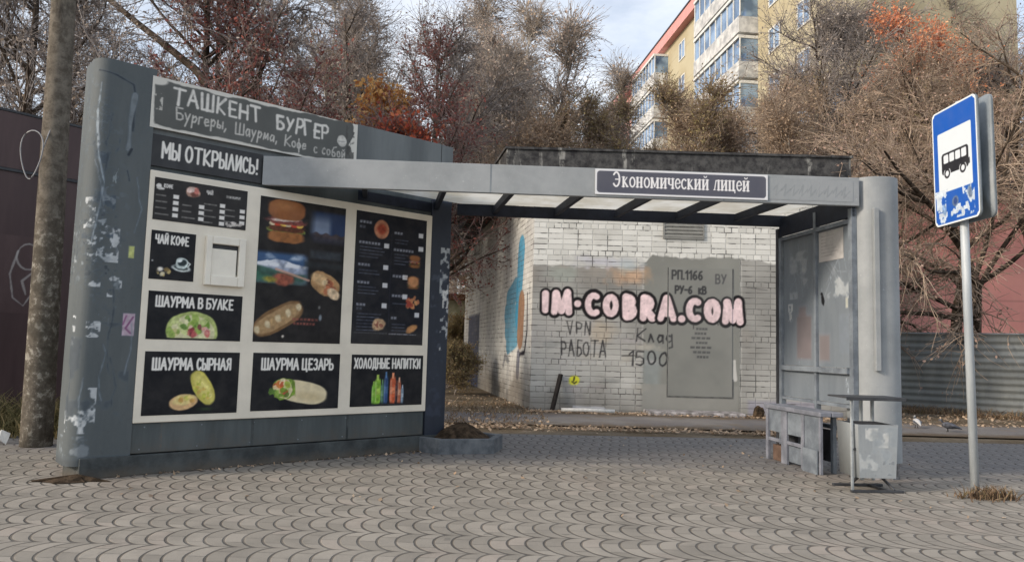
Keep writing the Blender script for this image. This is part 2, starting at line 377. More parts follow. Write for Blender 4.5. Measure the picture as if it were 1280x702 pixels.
def m_brickpaint():
    m, b = begin('painted silicate brick', .85, .2); uv, j, rnd, hdr = brick_nodes()
    n1 = noise(uv, 1.3, 5, .6); n2 = noise(uv, 30, 4, .7)
    base = mixc(rnd, L4((204, 204, 199)), L4((228, 228, 223)))
    base = mixc(ss(n1, .45, .75)*.4, base, L4((160, 158, 150)))
    base = mixc(n2*.2, base, L4((140, 136, 128)))
    miss = ss(noise(uv, 2.6, 4, .65), .50, .58)
    c = mixc(j*(.24+miss*.6), base, L4((34, 34, 35)))
    pc = attr(); pa = attr('Alpha')
    smo = 1-ss(pa, .93, .985); pcol = mixc(j*(.26+miss*.45)*smo, pc, L4((70, 68, 66))); pcol = mixc(ss(rnd, .7, .95)*.12*smo, pcol, L4((160, 156, 148)))
    c = mixc(pa*(1-ss(n2, .6, .75)*.15), c, pcol)
    setc(b, c); bump(b, (1-j*smo)+n2*.2, .5, .012); return m
def m_paintgrid(name, base, base2, rough=.5, chips=True):
    m, b = begin(name, rough, .4); co_ = coord()
    n1 = noise(mscale(co_, 1, 1, .25), 3.5, 6, .65); n2 = noise(co_, 26, 5, .7); n3 = noise(mscale(co_, 1, 1, .35), 5, 5, .7)
    c = mixc(ss(n1, .3, .7), L4(base), L4(base2)); c = mixc(ss(n2, .55, .8)*.35, c, L4([v*.72 for v in base]))
    if chips: c = mixc(ss(n3, .655, .685)*.75, c, L4([min(255, v*1.5+20) for v in base]))
    c = mixc(attr('Alpha'), c, attr()); setc(b, c); bump(b, n1*.6+n2*.25+attr('Alpha')*.2, .4, .012); return m

M = {}
M['paver'] = m_paver(); M['earth'] = m_ground(); M['asphalt'] = m_asphalt(); M['brick'] = m_brickpaint()
M['print'] = m_print()
M['cream'] = plain('cream painted board', (226, 219, 204), .55, .35, .05, 3)
M['upvc'] = plain('white window plastic', (232, 227, 214), .4, .4, .04, 4, bmp=.05)
M['letters'] = plain('white lettering vinyl', (236, 234, 228), .5, .3, .05, 30, bmp=0)
M['black'] = plain('black board paint', (42, 44, 48), .6, .3, .15, 9, (58, 60, 64))
M['navy'] = plain('dark navy steel paint', (34, 40, 54), .6, .3, .2, 6)
M['kiosk'] = plain('blue grey kiosk paint', (72, 79, 81), .55, .35, .10, 4, (82, 89, 91), streak=True, dirt=.4)
M['plinth'] = plain('dark grey plinth paint', (58, 63, 65), .65, .3, .16, 5, (72, 77, 78), dirt=.12)
M['parapet'] = plain('grey steel parapet paint', (94, 99, 101), .55, .35, .08, 3, (106, 111, 112), streak=True)
M['fascia'] = plain('light grey steel paint', (138, 143, 146), .55, .35, .05, 2.2, (148, 152, 155), bmp=.08, dirt=.18)
M['soffit'] = plain('stained white roof underside', (206, 202, 188), .7, .2, .14, 3, (232, 230, 220))
M['rail'] = plain('blue grey frame paint', (106, 114, 124), .55, .35, .12, 5, (122, 130, 138))
M['bench'] = plain('worn lavender bench paint', (112, 116, 126), .6, .3, .10, 5, (130, 133, 143))
M['binsteel'] = plain('pale grey bin paint', (138, 144, 148), .6, .3, .12, 7, (154, 160, 163))
M['darksteel'] = plain('dark worn steel', (58, 60, 64), .55, .4, .2, 9)
M['galv'] = plain('galvanised pole', (160, 168, 174), .45, .45, .08, 8, (178, 184, 188), streak=True)
m, b = begin('weathered concrete', .95, .1); v_ = coord(); x_, y_, z_ = sep(v_); n1 = noise(v_, 11, 7, .75); n2 = noise(mscale(v_, 1, 1, .18), 6, 5, .65); n3 = noise(v_, 3, 4)
c_ = mixc(ss(n1, .35, .65), L4((84, 78, 70)), L4((120, 113, 103))); c_ = mixc(ss(n2, .55, .68)*.7, c_, L4((58, 54, 50))); low = 1-ss(z_+n3*.6, 2.2, 2.7)
c_ = mixc(low*ss(n1, .54, .6)*.7, c_, L4((168, 164, 154))); c_ = mixc(low*ss(n3, .5, .62)*.45, c_, L4((80, 77, 70))); setc(b, c_); bump(b, n1, .7, .015); M['concrete'] = m
M['kerb'] = plain('grey planter concrete', (92, 98, 104), .85, .2, .14, 6, (108, 112, 116), bmp=.3)
M['soil'] = plain('dark soil', (52, 44, 36), .95, .1, .3, 14, (74, 62, 50), bmp=.8)
M['felt'] = plain('bitumen felt roof edge', (44, 44, 48), .8, .25, .28, 2.2, (70, 70, 74), streak=True, bmp=.4)
M['brown'] = plain('dark brown sheet steel', (72, 54, 54), .5, .4, .1, 1.4, (86, 67, 66), streak=True, bmp=.05)
M['corr'] = plain('dull galvanised corrugated steel', (98, 106, 112), .5, .4, .2, 1.6, (132, 138, 142), streak=False)
M['vent'] = plain('grey vent metal', (130, 130, 126), .6, .3, .1, 8)
M['white'] = plain('white enamel', (222, 224, 222), .35, .5, .05, 6, bmp=.03)
M['blue'] = plain('traffic blue sheeting', (22, 74, 158), .35, .5, .08, 5, (26, 84, 172), bmp=.03)
M['signblack'] = plain('black sheeting', (26, 26, 30), .4, .4, .1, 8, bmp=0)
M['platesteel'] = plain('grey steel plate back', (120, 128, 134), .45, .4, .12, 6)
M['paper'] = plain('weathered paper', (196, 196, 192), .8, .1, .12, 12, (214, 213, 208))
M['litter'] = plain('crumpled white plastic', (214, 212, 206), .5, .3, .08, 20)
M['wood'] = plain('blackened plank', (44, 40, 38), .8, .2, .2, 10)
M['debris'] = plain('rubble grey', (122, 118, 116), .9, .15, .25, 9, (158, 154, 154), bmp=.6)
M['pigeon'] = plain('grey pigeon feathers', (70, 72, 78), .8, .2, .2, 20, (96, 98, 106))
M['pigeonpale'] = plain('pale pigeon feathers', (190, 190, 190), .8, .2, .1, 20)
M['wire'] = plain('pale wire', (140, 140, 142), .5, .4, .08, 8)
M['barkdark'] = plain('dark bark', (62, 54, 48), .95, .1, .3, 9, (88, 78, 68), streak=True, bmp=.8)
M['barkgrey'] = plain('grey bark', (96, 88, 80), .95, .1, .3, 9, (122, 112, 102), streak=True, bmp=.8)
M['barkpale'] = plain('pale birch bark', (176, 170, 160), .9, .1, .25, 6, (200, 194, 184), bmp=.4)
M['twigdark'] = plain('dark twigs', (124, 117, 114), .9, .1, .2, 3, (150, 143, 139), bmp=0)
M['twigbrown'] = plain('brown twigs', (146, 129, 114), .9, .1, .2, 3, (168, 150, 133), bmp=0)
M['twiggrey'] = plain('grey twigs', (147, 138, 131), .9, .1, .2, 3, (179, 170, 161), bmp=0)
M['twigred'] = plain('reddish twigs', (126, 106, 101), .9, .1, .2, 3, (148, 128, 122), bmp=0)
def m_leaf(name, cols):
    m, b = begin(name, .75, .15); g = X.nt.nodes.new('ShaderNodeNewGeometry'); r = X(g.outputs['Random Per Island'])
    cr = X.nt.nodes.new('ShaderNodeValToRGB'); cr.color_ramp.interpolation = 'CONSTANT'
    el = cr.color_ramp.elements
    while len(el) < len(cols): el.new(.5)
    for i, c in enumerate(cols): el[i].position = i/len(cols); el[i].color = L4(c)
    X.nt.links.new(r.s, cr.inputs[0]); setc(b, X(cr.outputs[0]))
    tr = m.node_tree.nodes.new('ShaderNodeBsdfTranslucent'); ms = m.node_tree.nodes.new('ShaderNodeMixShader'); ms.inputs[0].default_value = .3
    X.nt.links.new(cr.outputs[0], tr.inputs[0]); X.nt.links.new(b.outputs[0], ms.inputs[1]); X.nt.links.new(tr.outputs[0], ms.inputs[2])
    X.nt.links.new(ms.outputs[0], m.node_tree.nodes['Material Output'].inputs[0]); return m
M['leafgrey'] = m_leaf('dry grey brown leaves', [(168, 158, 151), (139, 129, 123), (193, 181, 171), (152, 138, 130), (176, 161, 145)])
M['leafred'] = m_leaf('dark red leaves', [(140, 84, 80), (112, 74, 74), (156, 96, 86), (122, 92, 88), (104, 78, 78), (160, 110, 98)])
M['leafsunlit'] = m_leaf('orange leaves', [(232, 164, 124), (214, 140, 106), (240, 186, 144), (200, 130, 104), (226, 150, 108)])  # sunlight on the treetops, put into the leaf colour as orange
M['leafflame'] = m_leaf('bright red orange leaves', [(196, 104, 76), (170, 84, 68), (210, 130, 92), (146, 80, 68)])
M['leafyellow'] = m_leaf('pale yellow leaves', [(224, 178, 112), (236, 196, 140), (200, 150, 92), (190, 130, 84)])
M['leaftan'] = m_leaf('tan brown leaves', [(194, 170, 145), (165, 145, 124), (212, 188, 161), (176, 151, 127), (150, 133, 117)])
M['leafolive'] = m_leaf('olive leaves', [(158, 146, 107), (134, 123, 93), (178, 162, 119), (155, 133, 100)])
M['leafpink'] = m_leaf('reddish brown hanging leaves', [(177, 150, 136), (147, 125, 114), (204, 175, 159), (165, 143, 128), (134, 116, 105)])
M['grass'] = m_leaf('dry grass', [(132, 122, 86), (110, 104, 72), (154, 138, 100), (96, 92, 62)])
M['dryweed'] = m_leaf('dry brown weeds', [(134, 112, 90), (112, 92, 74), (152, 130, 106), (96, 82, 68), (124, 110, 84)])

# ================================================================== GROUND
def sheet(name, x0, x1, y0, y1, z, mat, nx=2, ny=2, fn=None):
    xs, ys = np.meshgrid(np.linspace(x0, x1, nx), np.linspace(y0, y1, ny)); zs = np.full_like(xs, z) if fn is None else fn(xs, ys)
    i = np.arange(nx*ny).reshape(ny, nx); Q = np.stack([i[:-1, :-1], i[:-1, 1:], i[1:, 1:], i[1:, :-1]], -1).reshape(-1, 4)
    o = bpy.data.objects.new(name, arrays_mesh(name, np.stack([xs.ravel(), ys.ravel(), zs.ravel()], -1), Q, [mat])); COL.objects.link(o)
    return tag(o, kind='structure')
sheet('ground', -400, 400, -60, 900, -.03, M['earth'])
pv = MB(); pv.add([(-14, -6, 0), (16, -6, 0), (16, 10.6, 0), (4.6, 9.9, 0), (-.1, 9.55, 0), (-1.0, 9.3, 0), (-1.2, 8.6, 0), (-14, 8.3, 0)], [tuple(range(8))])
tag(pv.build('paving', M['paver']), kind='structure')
pa = MB(); pa.add([(-3.5, 10.9, -.008), (16, 10.75, -.008), (16, 13.2, -.008), (4.9, 12.9, -.008), (1.5, 12.95, -.008), (-4, 12.6, -.008)], [tuple(range(6))])
tag(pa.build('asphalt_path', M['asphalt']), kind='structure')

# ================================================================== BRICK SUBSTATION
SUB = empty('brick_substation', (.38, 13.6, 0), 0, 'white painted brick substation with pink bubble graffiti and a flat dark roof', 'building')
def inter_stroke(r, txt, x, y, h, w, col, **k): return r.text(txt, x, y, h, w, col, **k)
BUB = {'I': [[(.1, .1), (.1, .8)]], 'M': [[(.0, .05), (.08, .8)], [(.08, .85), (.40, .12), (.72, .9)], [(.72, .85), (.82, .05)]],
       'C': [arc(.42, .45, .34, .38, 60, 300, 12)], 'O': [arc(.38, .45, .3, .35, 0, 360, 14)],
       'B': [[(.08, .05), (.08, .85)], arc(.15, .66, .3, .2, 90, -90, 7), arc(.15, .25, .36, .23, 90, -90, 7)],
       'R': [[(.08, .0), (.1, .85)], arc(.15, .62, .32, .24, 90, -90, 7), [(.2, .38), (.55, .02)]],
       'A': [[(.0, .02), (.32, .88), (.68, .02)], [(.16, .25), (.52, .25)]], '-': [[(.0, .45), (.22, .45)]], '.': [[(.05, .05)]]}
def wall_letters(r, ox, oz):
    """pink bubble lettering and hand writing, in wall coordinates shifted by (ox, oz)"""
    # bubble lettering: each letter black halo, then pink body
    T = 'IM-COBRA.COM'
    x_cur = .17
    wid = dict(I=.20, M=.50, C=.40, O=.42, B=.38, R=.41, A=.46)
    letters = []
    for ch in T:
        wv = .13 if ch == '.' else .2 if ch == '-' else wid[ch]
        letters.append((ch, x_cur, wv)); x_cur += wv*.90
    sc = 3.72/(x_cur-.17)
    HH = .43
    def segs(ch, x0, wv):
        base = 1.77-.028*(x0-.17)-.0*x0; out = []
        G = BUB[ch]; gw = max(max(p[0] for p in st) for st in G) or 1
        for st in G:
            out.append([(-ox+x0+.07+(p[0]/max(gw, .2))*(wv*sc-.17)*(.9 if gw > .3 else .3), base+p[1]*HH-.03-oz) for p in st])
        return out
    LL = [(ch, .17+(x0-.17)*sc, wv) for ch, x0, wv in letters]
    for ch, x0, wv in LL:
        for st in segs(ch, x0, wv): r.stroke(st, .228, (30, 29, 31), .12)
    for ch, x0, wv in LL:
        sg = segs(ch, x0, wv)
        for st in sg: r.stroke(st, .205, (30, 28, 30), .12)
        for st in sg: r.stroke(st, .13, (230, 206, 208), .22, .95, var=.12, dry=.10)
    for q, (x_, l_) in enumerate(((.42, .16), (1.35, .1), (1.62, .2), (2.3, .12), (2.95, .18), (3.4, .1))): r.stroke([(x_-ox, 1.72-.028*x_-oz), (x_+.004-ox, 1.70-l_-oz)], .014, (44, 42, 44), .4, .8)
    # hand written lines
    k = (52, 52, 54)
    r.text('VPN', .66-ox, 1.36-oz, .22, .026, k, sx=.80, jit=.07, gap=.30, slope=-.02, wob=.5, dry=.4)
    r.text('РАБОТА', .56-ox, .97-oz, .27, .028, k, sx=.53, jit=.06, gap=.34, slope=0, wob=.5, dry=.4)
    r.text('Клад', 1.92-ox, 1.27-oz, .23, .028, k, sx=1.1, jit=.06, gap=.26, slope=-.04, wob=.5, dry=.4)
    r.text('1500', 1.78-ox, .84-oz, .25, .032, k, sx=1.05, jit=.06, gap=.28, wob=.4, dry=.3)
    r.stroke([(1.66-ox, .99-oz), (1.86-ox, 1.0-oz)], .02, k)
def front_paint():
    w, h = 6.0, 4.31; r = Ras(w, h, .0145, (132, 131, 127), 0, 5)
    big = r.noise(1.1, 4); fine = r.noise(.18, 3)
    # grey overpaint band
    edge = 2.62+.22*np.clip((r.x-1.9)/.3, 0, 1)-.1*np.clip((r.x-4.2)/.3, 0, 1)+(fine-.5)*.12
    m = np.clip((edge-r.y)/.03, 0, 1)
    inner = np.clip((r.x-2.0)/.05, 0, 1)*np.clip((3.85-r.x)/.05, 0, 1)
    left = 1-np.clip((r.x-2.0)/.05, 0, 1)
    cov = np.clip(.80+(big-.5)*1.0, .45, .95)
    cov = cov*(1-left*.35*np.clip((1.3-r.y)/.6, 0, 1))
    cov = np.maximum(cov, inner*1.)
    a = m*cov
    r.put(a*(1-inner), (130, 129, 125), .14, .5); r.put(a*inner, (130, 131, 126), .06, .5)
    r.put(m*np.clip((big-.60)*5, 0, 1)*.6*(1-inner), (168, 158, 146), .1, .3)
    r.put(m*np.clip((.40-big)*5, 0, 1)*.5*left, (170, 166, 168), .08, .3)
    # blotches of old paint
    r.ell(1.78, 2.44, .3, .13, (196, 156, 122), 0, .12, .2, .1, .4, .7, 4)
    r.ell(1.30, 2.70, .52, .09, (206, 206, 222), -.03, .1, .1, .1, .5, .7, 4)
    r.ell(1.75, 2.66, .2, .12, (166, 186, 188), 0, .1, .1, .1, .5, .5)
    r.ell(1.25, 1.40, .22, .2, (184, 164, 134), 0, .14, .15, .1, .4, .5)
    r.ell(2.2, .6, .16, .5, (140, 150, 152), 0, .12, .1, .1, .3, .5, 4)
    r.ell(.55, 2.45, .24, .14, (150, 158, 150), 0, .1, .1, .1, .5, .6)
    for q in range(16):
        r.ell(.3+1.9*r.rng.random(), .1+1.2*r.rng.random(), .06+.16*r.rng.random(), .03+.05*r.rng.random(), [(182, 176, 164), (128, 132, 130), (176, 170, 172)][q % 3], 0, .05, .1, .05, .6, .55)
    # dirt along the foot
    r.put(np.clip((.45-r.y+(big-.5)*.5)/.5, 0, 1)*.55, (112, 106, 98), .15, .1)
    r.rect(2.02, 3.78, -.1, .5, (140, 140, 135), .03, .06, .3, .8)
    r.rect(3.95, 5.2, .0, .26, (150, 148, 164), .06, .12, .1, .75)
    wall_letters(r, 0, 0)
    # yellow hazard mark
    r.ell(.80, .53, .105, .09, (214, 214, 66), 0, .03, .1, .05, .2)
    r.stroke([(.80, .58), (.79, .52)], .03, (60, 60, 40)); r.stroke([(.76, .50), (.80, .47), (.84, .50)], .025, (60, 60, 40))
    r.stroke([(.3, .9), (.95, .92)], .02, (196, 196, 198), .8, .5); r.rect(.73, 1.0, .82, .85, (214, 214, 216), .02, k=.6); r.rect(1.1, 1.28, .84, .86, (214, 214, 216), .02, k=.6)
    r.stroke([(.8, .05), (1.35, .04)], .05, (206, 206, 212), .5, .8)
    r.stroke([(3.72, .62), (3.71, .95)], .05, (206, 204, 200), .8, .8); r.stroke([(3.66, 2.1), (3.65, 2.4)], .05, (196, 194, 190), .8, .6); r.stroke([(3.95, 2.3), (4.3, 2.26)], .015, (74, 74, 74), .4, .7)
    # door stencils and the notice are painted on the wall sheet around the door
    return r
fr_ = front_paint()
V, Q, C = fr_.grid(lambda u, v: np.stack([u, np.zeros_like(u), np.where(v < .005, -.06, v)], -1))
F = 6.0; sdx, sdy = -.18, 1.
SL = 10.4
def side_paint():
    r = Ras(SL, 4.31, .03, (150, 150, 152), .35, 8); big = r.noise(1.2, 4)
    r.a = np.clip(.35+(big-.5)*.6, .1, .7)
    r.put(np.clip((big-.55)*4, 0, 1)*.4, (128, 130, 140))
    r.stroke([(1.15, 3.0), (1.25, 2.3), (1.3, 1.7)], .5, (58, 146, 184), .6, .9, .1)
    r.stroke([(2.5, 2.1), (1.7, 2.25), (2.7, 1.8), (1.4, 1.7), (2.6, 1.45), (1.5, 1.3), (2.4, 1.15)], .55, (62, 138, 172), .9, .85, .14, .25)
    r.stroke([(1.0, 1.9), (1.05, 1.35)], .6, (146, 110, 84), .35, .95, .12); r.stroke([(.45, 2.1), (.4, 1.4), (.6, 1.0), (1.1, .95)], .09, (44, 40, 48), .3)
    r.stroke([(1.2, .9), (1.25, .6)], .3, (60, 66, 92), .4, .8); r.stroke([(2.3, .8), (2.7, .9), (2.9, .7)], .16, (84, 90, 100), .4, .7)
    r.put(np.clip((.9-r.y+(big-.5)*.9)/.7, 0, 1)*.75, (84, 76, 66), .2, .2)
    r.rect(6.9, 9.3, -.1, 2.0, (66, 70, 90), .08, .12, .4, .9)
    r.rect(6.9, 7.0, -.1, 4.6, (110, 112, 116), .08, k=.6)
    return r
sr_ = side_paint()
V2, Q2, C2 = sr_.grid(lambda u, v: np.stack([sdx*u, sdy*u, np.where(v < .005, -.06, v)], -1))
ex = MB()
ex.add([(F, 0, -.05), (F, 0, 4.31), (F+sdx*SL, SL, 4.31), (F+sdx*SL, SL, -.05)], [(3, 2, 1, 0)])
ex.add([(sdx*SL, SL, -.05), (sdx*SL, SL, 4.31), (F+sdx*SL, SL, 4.31), (F+sdx*SL, SL, -.05)], [(0, 1, 2, 3)])
print_obj('wall', [(V, Q, C, V[:, [0, 2]], 0), (V2, Q2[:, ::-1], C2, np.stack([sr_.x.ravel(), sr_.y.ravel()], -1), 0)], [M['brick']], SUB, extra=ex)
o_ = .45
rf = MB()
def rp(x, y): return (x+sdx*y, y)
rf.prism([rp(-.62, -o_), rp(F-.42, -o_), rp(F-.42, SL+.4), rp(-.62, SL+.4)], 4.31, 4.64)
rf.prism([rp(-.65, -o_-.03), rp(F-.39, -o_-.03), rp(F-.39, SL+.43), rp(-.65, SL+.43)], 4.642, 4.685)
rng = random.Random(4)
rfm, b_ = begin('bitumen edge with lime runs', .8, .2); v_ = coord(); n_ = noise(mscale(v_, 1, 1, .10), 4, 5, .75); n2_ = noise(v_, 7, 6, .7)
setc(b_, mixc(ss(n_, .56, .64)*ss(n2_, .35, .6)*.8, mixc(ss(n2_, .3, .7), L4((40, 40, 43)), L4((84, 84, 84))), L4((158, 158, 154)))); bump(b_, n2_, .5, .03)
rf.build('roof', rfm, SUB)
# steel door standing 2 cm proud, with stencils
dr = Ras(1.16, 2.33, .0145, (130, 131, 126), 1, 9); dr.put(np.clip((dr.noise(.5, 4)-.5)*3, 0, 1)*.35, (104, 106, 104))
dr.put(np.clip((dr.x-1.0)/.2, 0, 1)*.15, (170, 166, 164))
dk = (50, 50, 52)
dr.text('РП.1166', .06, 2.12, .155, .03, dk, sx=.8, gap=.3, slope=0); dr.text('ВУ', .86, 2.06, .16, .026, (76, 76, 78), sx=.8)
dr.text('РУ-6', .12, 1.86, .13, .032, dk, sx=.8, gap=.26); dr.text('кВ', .55, 1.86, .13, .032, dk, sx=.8, gap=.24)
for i, (a_, b2) in enumerate([(.5, .72), (.48, .7), (.42, .78), (.5, .72), (.4, .8), (.45, .78), (.52, .74)]):
    for q in range(4):
        xa = a_+(b2-a_)*q/4; dr.rect(xa, xa+(b2-a_)/4*.8, 1.2-i*.085, 1.2-i*.085+.04, (70, 70, 72), .012, .3, .03, .8)
wall_letters(dr, 2.5, .3)
dV, dQ, dC = dr.grid(lambda u, v: np.stack([2.5+u, np.full_like(u, -.010), .3+v], -1))
mdoor, b_ = begin('grey door paint', .6, .3); n_ = noise(coord(), 5, 5); setc(b_, mixc(n_*.15, attr(), L4((90, 92, 90))))
eb = MB(); eb.box(2.5, 3.66, -.008, .02, .3, 2.63); 
print_obj('door', [(dV, dQ, dC, dV[:, [0, 2]], 0)], [mdoor], SUB, extra=eb)
df = MB(); df.box(2.475, 2.498, -.006, .02, .30, 2.632); df.box(3.662, 3.685, -.006, .02, 1.9, 2.632); df.box(3.662, 3.685, -.006, .02, .30, .62); df.box(2.475, 3.685, -.006, .02, .272, .298)
mdf = plain('dark grey door frame', (96, 97, 95), .7, .3, .2, 8); df.build('door_frame', mdf, SUB)
vt = MB(); vt.box(2.38, 3.14, -.03, .02, 3.16, 3.19); vt.box(2.38, 3.14, -.03, .02, 3.52, 3.55); vt.box(2.38, 2.41, -.03, .02, 3.19, 3.52); vt.box(3.11, 3.14, -.03, .02, 3.19, 3.52)
for i in range(5): vt.hexa([(2.41, -.03, 3.195+i*.066), (3.11, -.03, 3.195+i*.066), (3.11, -.004, 3.235+i*.066), (2.41, -.004, 3.235+i*.066)], [(2.41, -.03, 3.207+i*.066), (3.11, -.03, 3.207+i*.066), (3.11, -.004, 3.247+i*.066), (2.41, -.004, 3.247+i*.066)])
vt.build('vent_grille', M['vent'], SUB)
st = MB(); st.box(2.05, 3.75, -.55, -.02, -.06, .05); st.build('door_step', M['debris'], SUB, bevel=.02)

# loose things at its foot
pk = MB(); pk.bar((.78, 13.40, .0), (.93, 13.55, .63), .07, .05); tag(pk.build('leaning_plank', M['wood']), 'dark plank leaning upright against the painted brick wall beside a yellow mark', 'plank')
pp = MB(); pp.tube([(.92, 13.1, .03), (1.3, 13.12, .035), (1.85, 13.08, .03)], .035, 8); tag(pp.build('plastic_pipe', M['litter'], smooth=True), 'thin white pipe lying on the path at the foot of the brick wall', 'pipe')
for (x, y, w, h, d, s_, lab) in ((4.38, 13.15, .2, .18, .16, 1, 'dark round lump of rubble at the right foot of the substation door'), (4.72, 13.2, .34, .14, .2, 2, 'pale broken block lying right of the substation door')):
    rr = random.Random(s_); rb = MB(); n = 9
    ring = [[(x+math.cos(t*2*math.pi/n)*w/2*k*(.8+.4*rr.random()), y+math.sin(t*2*math.pi/n)*d/2*k*(.8+.4*rr.random()), z*h*(.85+.3*rr.random())) for t in range(n)] for k, z in ((1, -.05), (1.05, .45), (.75, .85), (.3, 1.0))]
    rb.add([p for g_ in ring for p in g_], [(i*n+q, i*n+(q+1) % n, (i+1)*n+(q+1) % n, (i+1)*n+q) for i in range(3) for q in range(n)]+[tuple(3*n+q for q in range(n))])
    tag(rb.build('rubble_lump', M['debris' if s_ == 2 else 'soil']), lab, 'rubble')

# ================================================================== FOOD KIOSK  (local frame: x along its face, y into it)
KA = math.radians(40.95)
K = empty('food_kiosk', (-2.972, 6.051, 0), KA, 'blue grey burger kiosk with a cream menu board, rounded peeling pillar and chalk sign above', 'kiosk')
kb_ = MB(); kb_.box(-.06, 2.98, .0, .06, .165, 2.75); kb_.hexa([(-.06, .06, 0), (2.98, .06, 0), (2.9, 1.5, 0), (.0, 1.5, 0)], [(-.06, .06, 2.74), (2.98, .06, 2.74), (2.9, 1.5, 2.74), (.0, 1.5, 2.74)])
kb_.build('wall', M['kiosk'], K)
pl_ = MB(); pl_.box(-.40, 2.99, -.045, .059, .0, .16); pl_.build('plinth', M['plinth'], K, bevel=.006)
lb = MB(); lb.box(-.055, 2.74, -.02, -.0015, .172, .405)
for xs_ in np.arange(.02, 2.72, .45):
    for z_ in (.20, .375): lb.tube([(xs_+.03*(z_ > .3), -.0235, z_), (xs_+.03*(z_ > .3), -.019, z_)], .006, 8, 1)
lb.build('lower_panel', [M['kiosk'], M['platesteel']], K)
for xs_ in (.93, 1.86):
    sm_ = MB(); sm_.box(xs_, xs_+.02, -.0235, -.0205, .173, .404); sm_.build('seam', M['plinth'], K)
# rounded pillar
prof = [(-.045, -.03), (-.37, -.03)]+[(-.37-.12*math.sin(t), .10-.13*math.cos(t)) for t in np.linspace(0, math.pi/2, 9)[1:]]+[(-.37-.12*math.cos(t), .33+.13*math.sin(t)) for t in np.linspace(0, math.pi/2, 9)]+[(-.05, .46)]
prof = np.array(prof); cl = np.concatenate([[0], np.cumsum(np.hypot(*np.diff(prof, axis=0).T))])
pr = Ras(float(cl[-1]), 3.2, .008, (82, 96, 108), 0, 21)
def torn(r, cx, cy, w, h, col=(196, 200, 202), k=.9, th=.52):
    n = r.noise(min(w, h)*.45, 4); m = ((np.abs((r.x-cx)/w) < .5) & (np.abs((r.y-cy)/h) < .5))
    r.put(m*np.clip((n-th)*14, 0, 1)*k, col, .12, .03)
for (cx, cy, w, h) in ((.27, 1.72, .16, .30), (.40, 1.46, .2, .18), (.20, 1.40, .1, .2), (.33, 1.08, .1, .2), (.42, 1.95, .1, .25), (.37, .42, .2, .35), (.5, 1.0, .06, .3), (.52, .35, .08, .2)):
    torn(pr, cx, cy, w, h)
torn(pr, .36, 2.2, .25, .9, (60, 72, 84), .8, .60); torn(pr, .3, .6, .5, 1.0, (58, 66, 74), .7, .56); torn(pr, .45, .1, .4, .25, (150, 156, 160), .7, .55)
pr.rect(.075, .12, 1.62, 1.72, (176, 182, 116), .01, .2, .02)
pr.rect(.035, .125, 1.0, 1.18, (206, 180, 196), .01, .2, .03, .85); pr.stroke([(.05, 1.15), (.1, 1.06), (.06, 1.02)], .014, (120, 70, 110)); pr.stroke([(.1, 1.16), (.12, 1.09)], .012, (130, 80, 120))
# long paint crack and hanging strip of paint
pr.stroke([(.43, 3.1), (.30, 3.08), (.17, 3.03), (.15, 2.95), (.155, 2.65)], .018, (44, 52, 60), .7)
pr.stroke([(.155, 2.95), (.17, 2.75), (.175, 2.5)], .035, (124, 132, 137), .9, .8, .2); pr.stroke([(.15, 2.5), (.17, 2.45)], .03, (40, 46, 54), .5)
pr.stroke([(.17, 2.32), (.15, 2.24)], .014, (50, 58, 66), .6)
pr.stroke([(.40, 3.0), (.42, 2.7), (.38, 2.4), (.33, 2.2), (.35, 2.0), (.39, 1.7)], .012, (170, 182, 192), 1.2, .8); pr.stroke([(.41, 2.75), (.39, 2.5)], .018, (184, 192, 198), 1, .8)
f1, f2, f3 = pr.noise(.045, 3), pr.noise(.5, 3), pr.noise(.09, 4)
zone = np.clip((f2-.46)*6, 0, 1)*np.clip((pr.x-.10)/.15, 0, 1)*np.clip((2.4-pr.y)/.6, .25, 1)
pr.put(zone*np.clip((f1-.66)*16, 0, 1)*.85, (182, 188, 192), .12, .03); pr.put(zone*np.clip((.33-f1)*16, 0, 1)*.8, (48, 54, 60), .1, .05)
rid = 1-np.abs(f3-.5)*30; pr.put(np.clip(rid, 0, 1)*np.clip((f2-.42)*5, 0, 1)*np.clip((pr.x-.2)/.2, .15, 1)*.75, (50, 57, 64), .1, .05)
rid2 = 1-np.abs(f3-.525)*40; pr.put(np.clip(rid2, 0, 1)*np.clip((f2-.42)*5, 0, 1)*np.clip((pr.x-.2)/.2, .15, 1)*.6, (126, 136, 142), .1, .05)
for q in range(10):
    xa, za = .05+.5*pr.rng.random(), .2+2.8*pr.rng.random(); pts = [(xa, za)]
    for _ in range(5): pts.append((pts[-1][0]+(pr.rng.random()-.5)*.06, pts[-1][1]-.05-.08*pr.rng.random()))
    pr.stroke(pts, .009, (52, 60, 68) if q % 2 else (128, 138, 146), 1.2, .8)
pr.rect(0, 2, -.1, .06, (60, 60, 60), .05, .2, .05, .6)
def pmap(u, v): return np.stack([np.interp(u, cl, prof[:, 0]), np.interp(u, cl, prof[:, 1]), .10+v], -1)
V, Q, C = pr.grid(pmap)
exc = MB(); n_ = len(prof); exc.add([(*p, 3.30) for p in prof], [tuple(range(n_-1, -1, -1))]); exc.add([(*p, .10) for p in prof], [tuple(range(n_))])
exc.add([(prof[-1][0], prof[-1][1], .1), (prof[-1][0], prof[-1][1], 3.3), (prof[0][0], prof[0][1], 3.3), (prof[0][0], prof[0][1], .1)], [(0, 1, 2, 3)])
M['pillarpaint'] = m_paintgrid('peeling blue grey paint', (78, 85, 88), (90, 96, 98), rough=.72)
print_obj('pillar', [(V, Q[:, ::-1], C, V[:, [0, 2]], 0)], [M['pillarpaint']], K, extra=exc, smooth=False)
pb = MB(); pb.prism([(-.05, -.01), (-.05, .4), (-.3, .4), (-.44, .32), (-.46, .2), (-.40, .06), (-.30, .0)][::-1], 0, .098); pb.build('pillar_base', M['plinth'], K)
